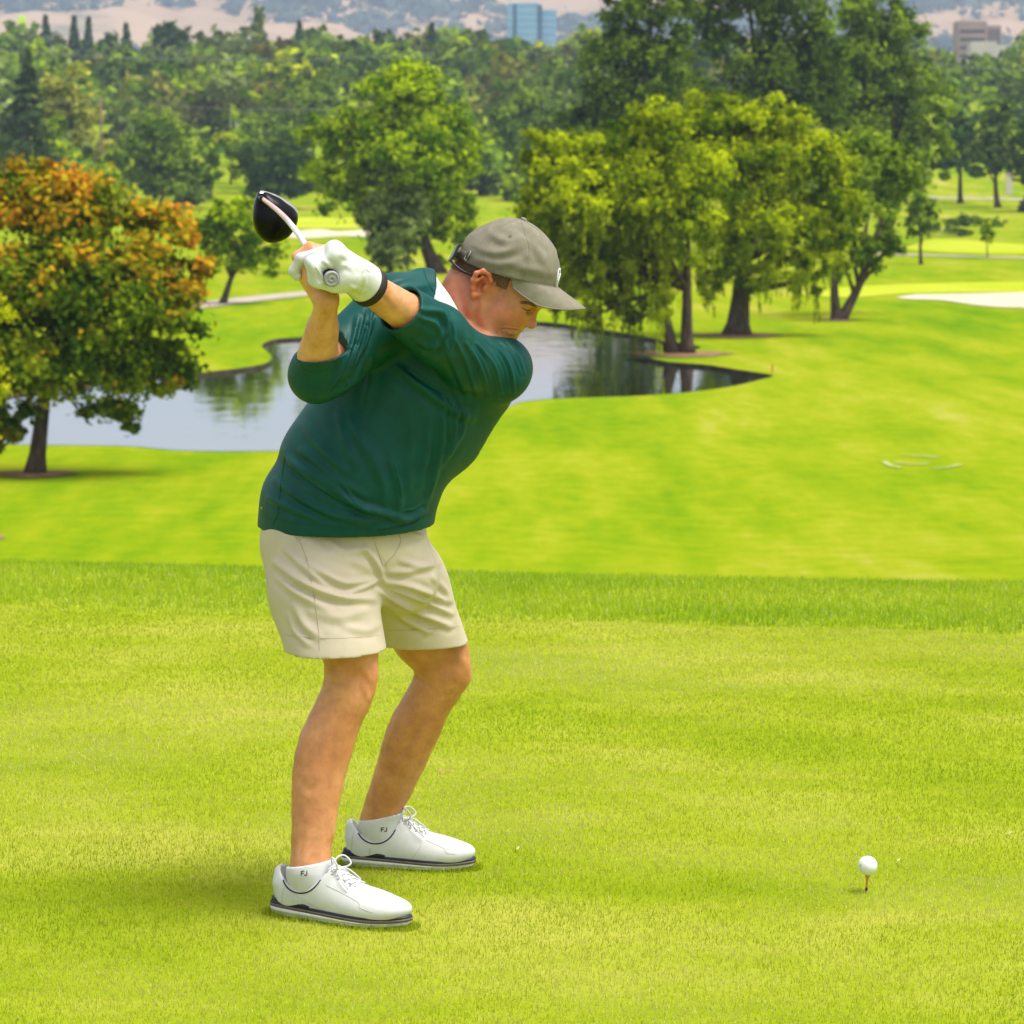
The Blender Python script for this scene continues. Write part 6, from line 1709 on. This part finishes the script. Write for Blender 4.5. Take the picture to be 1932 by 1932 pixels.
# ---- ball on its tee
tee_at = G(1634.5, 1684) + np.array([0, 0, 0.004])
tp = empty('golf_tee', tee_at)
tag(tp, 'short orange wooden tee with a black band under the ball', 'golf tee')
M_TEE = noise_mat('orange_tee_wood', (0.55, 0.23, 0.035), (0.68, 0.33, 0.06), scale=90, rough=0.5, stretch=(1, 1, 0.2))
M_TEEK = noise_mat('black_tee_band', (0.006, 0.005, 0.005), (0.012, 0.010, 0.010), scale=60, rough=0.5)
TH = 0.0355
tilt = np.array([0.06, 0.0, 1.0])
def lathe(prof, n=20, base=tee_at):
    rows = []
    for zz, r in prof:
        for j in range(n):
            t = 2 * math.pi * j / n; rows.append(base + tilt * zz + np.array([r * math.cos(t), r * math.sin(t), 0]))
    f = [(i * n + j, i * n + (j + 1) % n, (i + 1) * n + (j + 1) % n, (i + 1) * n + j) for i in range(len(prof) - 1) for j in range(n)]
    return MB().add(rows, f)
lathe([(0.0075, 0.0024), (0.018, 0.0025), (0.024, 0.0029), (0.029, 0.0040), (0.0325, 0.0052), (TH, 0.0057), (TH, 0.0050), (TH - 0.002, 0.0008)]).build('tee_cup', M_TEE, tp)
lathe([(0.0008, 0.0025), (0.0008, 0.00265), (0.0077, 0.00265), (0.0077, 0.0024)]).build('band', M_TEEK, tp)
lathe([(-0.025, 0.0003), (-0.018, 0.0020), (0.001, 0.0024), (0.003, 0.0024)]).build('stem', M_TEE, tp)
bm = bmesh.new(); bmesh.ops.create_icosphere(bm, subdivisions=6, radius=1.0)
vs = np.array([v.co[:] for v in bm.verts]); nd = 332
i_ = np.arange(nd) + 0.5; ph = np.arccos(1 - 2 * i_ / nd); th = math.pi * (1 + 5 ** 0.5) * i_
dp = np.stack([np.cos(th) * np.sin(ph), np.sin(th) * np.sin(ph), np.cos(ph)], 1)
mx_ = np.max(vs @ dp.T, axis=1); an_ = np.arccos(np.clip(mx_, -1, 1))
rad = 0.02135 - 0.00034 * np.clip(1 - (an_ / 0.092) ** 2, 0, 1)
fc = np.array([[v.index for v in f_.verts] for f_ in bm.faces]); bm.free()
BC = tee_at + tilt * TH + np.array([0, 0, 0.0202])
ball = empty('golf_ball', BC - np.array([0, 0, 0.02135]))
tag(ball, 'white dimpled golf ball sitting on the orange tee', 'golf ball')
M_BALL = noise_mat('white_ball_cover', (0.74, 0.75, 0.76), (0.8, 0.81, 0.82), scale=30, rough=0.28, spec=0.5)
bco = BC + vs * rad[:, None]
link('cover', mesh_np('cover', bco, fc), ball, M_BALL)
BS = Surf(bco, fc)
M_BALLINK = noise_mat('navy_ball_print', (0.01, 0.012, 0.06), (0.02, 0.025, 0.10), scale=200, rough=0.5)
trim('number_print', BS, [[(1622.4, 1632.6), (1624.2, 1631.6), (1623.6, 1634.5)], [(1621.4, 1635.5), (1622.4, 1636.5)], [(1623.6, 1640.5), (1624.4, 1642.5)]], 0.0016, M_BALLINK, ball, h=0.0002)

# ---- sunglasses worn back to front at the nape
sg_ = empty('sunglasses', H(-105, -2, 0))
tag(sg_, 'black sunglasses worn backwards across the back of his neck', 'sunglasses')
for q in (1, -1):
    tpl = spline([H(-92, 1, 66 * q), H(-60, -1, 73 * q), H(-34, 6, 75.5 * q), H(-20, 12, 74 * q)], 6)
    rows = []
    for p_ in tpl:
        rows += [p_ + hu * 0.0026, p_ + hs * q * 0.0022, p_ - hu * 0.0026, p_ - hs * q * 0.0010]
    f = [(4 * i + k_, 4 * i + 4 + k_, 4 * i + 4 + (k_ + 1) % 4, 4 * i + (k_ + 1) % 4) for i in range(len(tpl) - 1) for k_ in range(4)]
    f += [(0, 1, 2, 3), (4 * (len(tpl) - 1) + 3, 4 * (len(tpl) - 1) + 2, 4 * (len(tpl) - 1) + 1, 4 * (len(tpl) - 1))]
    MB().add(rows, f).build('temple', M_LENS, sg_)
    # lens: a slightly bowed plate standing up behind the head
    rows = []; n_ = 26
    for off in (0.0, 1.0):
        for k_ in (1.0, 0.6, 0.02):
            for j in range(n_):
                t = 2 * math.pi * j / n_
                a = 27 * k_ * (abs(math.cos(t)) ** 0.75) * math.copysign(1, math.cos(t)); b = 20 * k_ * (abs(math.sin(t)) ** 0.75) * math.copysign(1, math.sin(t))
                s_ = (37 + a) * q; back = -106 + 15 * ((37 + a) / 66.0) ** 2 + 0.10 * b * -1 + (0 if off else 2.2)
                rows.append(H(back - 0.25 * b * 0, 13 + b, s_))
    f = []
    for o_ in (0, 3):
        for i in (0, 1):
            for j in range(n_):
                a = (o_ + i) * n_ + j; b = (o_ + i) * n_ + (j + 1) % n_
                f.append((a, b, b + n_, a + n_))
    for j in range(n_): f.append((j, (j + 1) % n_, 3 * n_ + (j + 1) % n_, 3 * n_ + j))
    MB().add(rows, f).build('lens', M_LENS, sg_)
MB().tube(spline([H(-105, 18, -12), H(-107, 21, 0), H(-105, 18, 12)], 5), 0.0022, 8).build('bridge', M_LENS, sg_)
# ================================================================== grass blades
def grass_mat():
    m, nt, b = new_mat('grass_blades')
    nt.nodes.remove(b); out = nt.nodes['Material Output']
    at = N(nt, 'ShaderNodeAttribute', attribute_name='Col')
    df = N(nt, 'ShaderNodeBsdfDiffuse'); tr = N(nt, 'ShaderNodeBsdfTranslucent'); gl = N(nt, 'ShaderNodeBsdfGlossy', i_Roughness=0.45)
    nt.links.new(at.outputs['Color'], df.inputs['Color']); nt.links.new(at.outputs['Color'], tr.inputs['Color'])
    mx = N(nt, 'ShaderNodeMixShader', i_0=0.40); nt.links.new(df.outputs[0], mx.inputs[1]); nt.links.new(tr.outputs[0], mx.inputs[2])
    m2 = N(nt, 'ShaderNodeMixShader', i_0=0.02); nt.links.new(mx.outputs[0], m2.inputs[1]); nt.links.new(gl.outputs[0], m2.inputs[2])
    nt.links.new(m2.outputs[0], out.inputs['Surface'])
    return m
M_BLADE = grass_mat()
def vnoise(x, y, scale, seed):
    r = np.random.default_rng(seed); g = r.random((64, 64))
    u, v = x * scale, y * scale; i, j = np.floor(u).astype(int), np.floor(v).astype(int); a, b = u - i, v - j
    a = a * a * (3 - 2 * a); b = b * b * (3 - 2 * b)
    G_ = lambda p, q: g[p % 64, q % 64]
    return (G_(i, j) * (1 - a) + G_(i + 1, j) * a) * (1 - b) + (G_(i, j + 1) * (1 - a) + G_(i + 1, j + 1) * a) * b
rng = np.random.default_rng(21)
def blades(name, x, y, hgt_m, wid, cols, label, lean=0.6):
    n = len(x); z = tee_z(x, y)
    az = rng.random(n) * 2 * math.pi; ln = np.abs(rng.normal(0, lean, n)); hh = hgt_m * rng.uniform(0.6, 1.25, n)
    dirx, diry = np.cos(az), np.sin(az); fa = rng.random(n) * 2 * math.pi
    wx, wy = np.cos(fa) * wid * 0.5, np.sin(fa) * wid * 0.5
    up = hh * np.cos(np.clip(ln, 0, 1.35)); of = hh * np.sin(np.clip(ln, 0, 1.35))
    b1 = np.stack([x - wx, y - wy, z - 0.002], 1); b2 = np.stack([x + wx, y + wy, z - 0.002], 1)
    tip = np.stack([x + dirx * of, y + diry * of, z + up], 1)
    v = np.stack([b1, b2, tip], 1).reshape(-1, 3)
    me = mesh_np(name, v, np.arange(3 * n).reshape(n, 3), smooth=False)
    set_col(me, np.repeat(cols, 3, 0))
    o = link(name, me, None, M_BLADE); tag(o, label, 'grass', kind='stuff'); return o
def fill(y0, y1f, dens, pad=0.65):
    out = []
    for ya in np.arange(y0, 6.6, 0.2):
        d = ya + 7.5 + 0.2; hw = d * 0.1475 + pad
        n = int(dens(d) * 0.2 * 2 * hw)
        xx = rng.uniform(-hw, hw, n); yy = rng.uniform(ya, ya + 0.2, n)
        out.append(np.stack([xx, yy], 1))
    p = np.concatenate(out); return p[y1f(p[:, 0], p[:, 1])]
p = fill(-1.9, lambda x, y: y < mown(x), lambda d: 31500 * (7.0 / d) ** 1.25)
x, y = p[:, 0], p[:, 1]
pn = 0.5 * vnoise(x, y, 0.9, 1) + 0.3 * vnoise(x, y, 2.7, 2) + 0.2 * vnoise(x, y, 9.0, 3) + rng.normal(0, 0.13, len(x)) + 0.06 * sstep((y - 0.8) / 3.0)
pn = np.clip((pn - 0.22) / 0.56, 0, 1)[:, None]
c1, c2, c3 = np.array([0.27, 0.39, 0.007]), np.array([0.46, 0.50, 0.018]), np.array([0.60, 0.57, 0.16])
cols = np.where(pn < 0.55, c1 + (c2 - c1) * pn / 0.55, c2 + (c3 - c2) * (pn - 0.55) / 0.45)
dry = rng.random(len(x)) < 0.025 + 0.06 * (vnoise(x, y, 1.7, 5) > 0.72)
cols[dry] = np.array([0.56, 0.50, 0.22]) * rng.uniform(0.7, 1.1, (int(dry.sum()), 1))
d_ = y + 7.5
blades('tee_grass', x, y, 0.0105 * np.ones(len(x)), 0.0023 * (d_ / 7.0) ** 0.75, cols, 'short mown grass of the tee around the golfer', 1.0)
print('tee blades', len(x))
p = fill(3.3, lambda x, y: (y >= mown(x) - 0.02) & (y < rim(x) + 0.9), lambda d: 11000)
x, y = p[:, 0], p[:, 1]
pn = np.clip(0.5 * vnoise(x, y, 1.6, 7) + 0.3 * vnoise(x, y, 6.0, 8) + rng.normal(0, 0.14, len(x)) + 0.1, 0, 1)[:, None]
cols = np.array([0.17, 0.36, 0.003]) * (1 - pn) + np.array([0.50, 0.60, 0.03]) * pn
dry = rng.random(len(x)) < 0.03; cols[dry] = np.array([0.5, 0.5, 0.2])
blades('rough_grass', x, y, 0.030 * rng.uniform(0.6, 1.2, len(x)), 0.0042, cols, 'longer band of grass along the far edge of the tee', 0.85)
print('rough blades', len(x))
# ---- tufts standing up against the soles
tx = []
for fr in (FR, FL):
    t = rng.random(1500) * 2 * math.pi; o_ = rng.uniform(-0.006, 0.016, 1500)
    u = 0.5 + 0.5 * np.cos(t)
    w = 0.0385 + 0.0130 * np.exp(-((u - 0.70) / 0.23) ** 2)
    xl = 0.150 + (0.156 + o_) * np.sign(np.cos(t)) * np.abs(np.cos(t)) ** 0.86; yl = (w + o_) * np.sign(np.sin(t)) * np.abs(np.sin(t)) ** 0.8
    k = fr[3] / 0.300
    tx.append(np.stack([fr[0][0] + (fr[1][0] * xl + fr[2][0] * yl) * k, fr[0][1] + (fr[1][1] * xl + fr[2][1] * yl) * k], 1))
tx = np.concatenate(tx)
pn = rng.random((len(tx), 1))
blades('trodden_grass', tx[:, 0], tx[:, 1], 0.016 * np.ones(len(tx)), 0.0019, np.array([0.26, 0.38, 0.003]) * (1 - pn) + np.array([0.48, 0.52, 0.03]) * pn, 'grass blades standing up against the shoe soles', 0.45)
# ---- bits lying on the tee
M_STRAW = noise_mat('dry_straw', (0.45, 0.36, 0.18), (0.62, 0.52, 0.30), scale=60, rough=0.9, spec=0.1)
M_DIVOT = noise_mat('divot_soil', (0.30, 0.20, 0.08), (0.46, 0.36, 0.14), scale=120, rough=1.0, spec=0.0)
dv = G(838, 1457); n = 26; rows = []
for i in range(n):
    t = 2 * math.pi * i / n; rr = 1 + 0.25 * math.sin(3 * t + 1) + 0.15 * math.sin(7 * t)
    rows.append((dv[0] + 0.022 * rr * math.cos(t), dv[1] + 0.035 * rr * math.sin(t), 0.0035))
rows.append((dv[0], dv[1], 0.002))
tag(MB().add(rows, [(i, (i + 1) % n, n) for i in range(n)]).build('divot', M_DIVOT, None), 'small straw coloured divot right of the far calf', 'divot')
for px, py, L, a, lab in ((977, 1609, 0.020, 1.2, 'dry leaf scrap on the tee right of the far shoe'), (1905, 1580, 0.018, 0.3, 'dry scrap of straw at the right edge of the tee'), (1695, 1632, 0.016, 0.9, 'tiny dry chip lying right of the ball')):
    c = G(px, py) + np.array([0, 0, 0.011]); e = np.array([math.cos(a), math.sin(a), 0.15]); s_ = np.array([-math.sin(a), math.cos(a), 0.1])
    v = [c - e * L / 2, c + s_ * L * 0.16, c + e * L / 2 + np.array([0, 0, 0.002]), c - s_ * L * 0.14, c + np.array([0, 0, 0.003])]
    tag(MB().add(v, [(0, 1, 4), (1, 2, 4), (2, 3, 4), (3, 0, 4)]).build('leaf_scrap', M_STRAW, None), lab, 'leaf scrap')
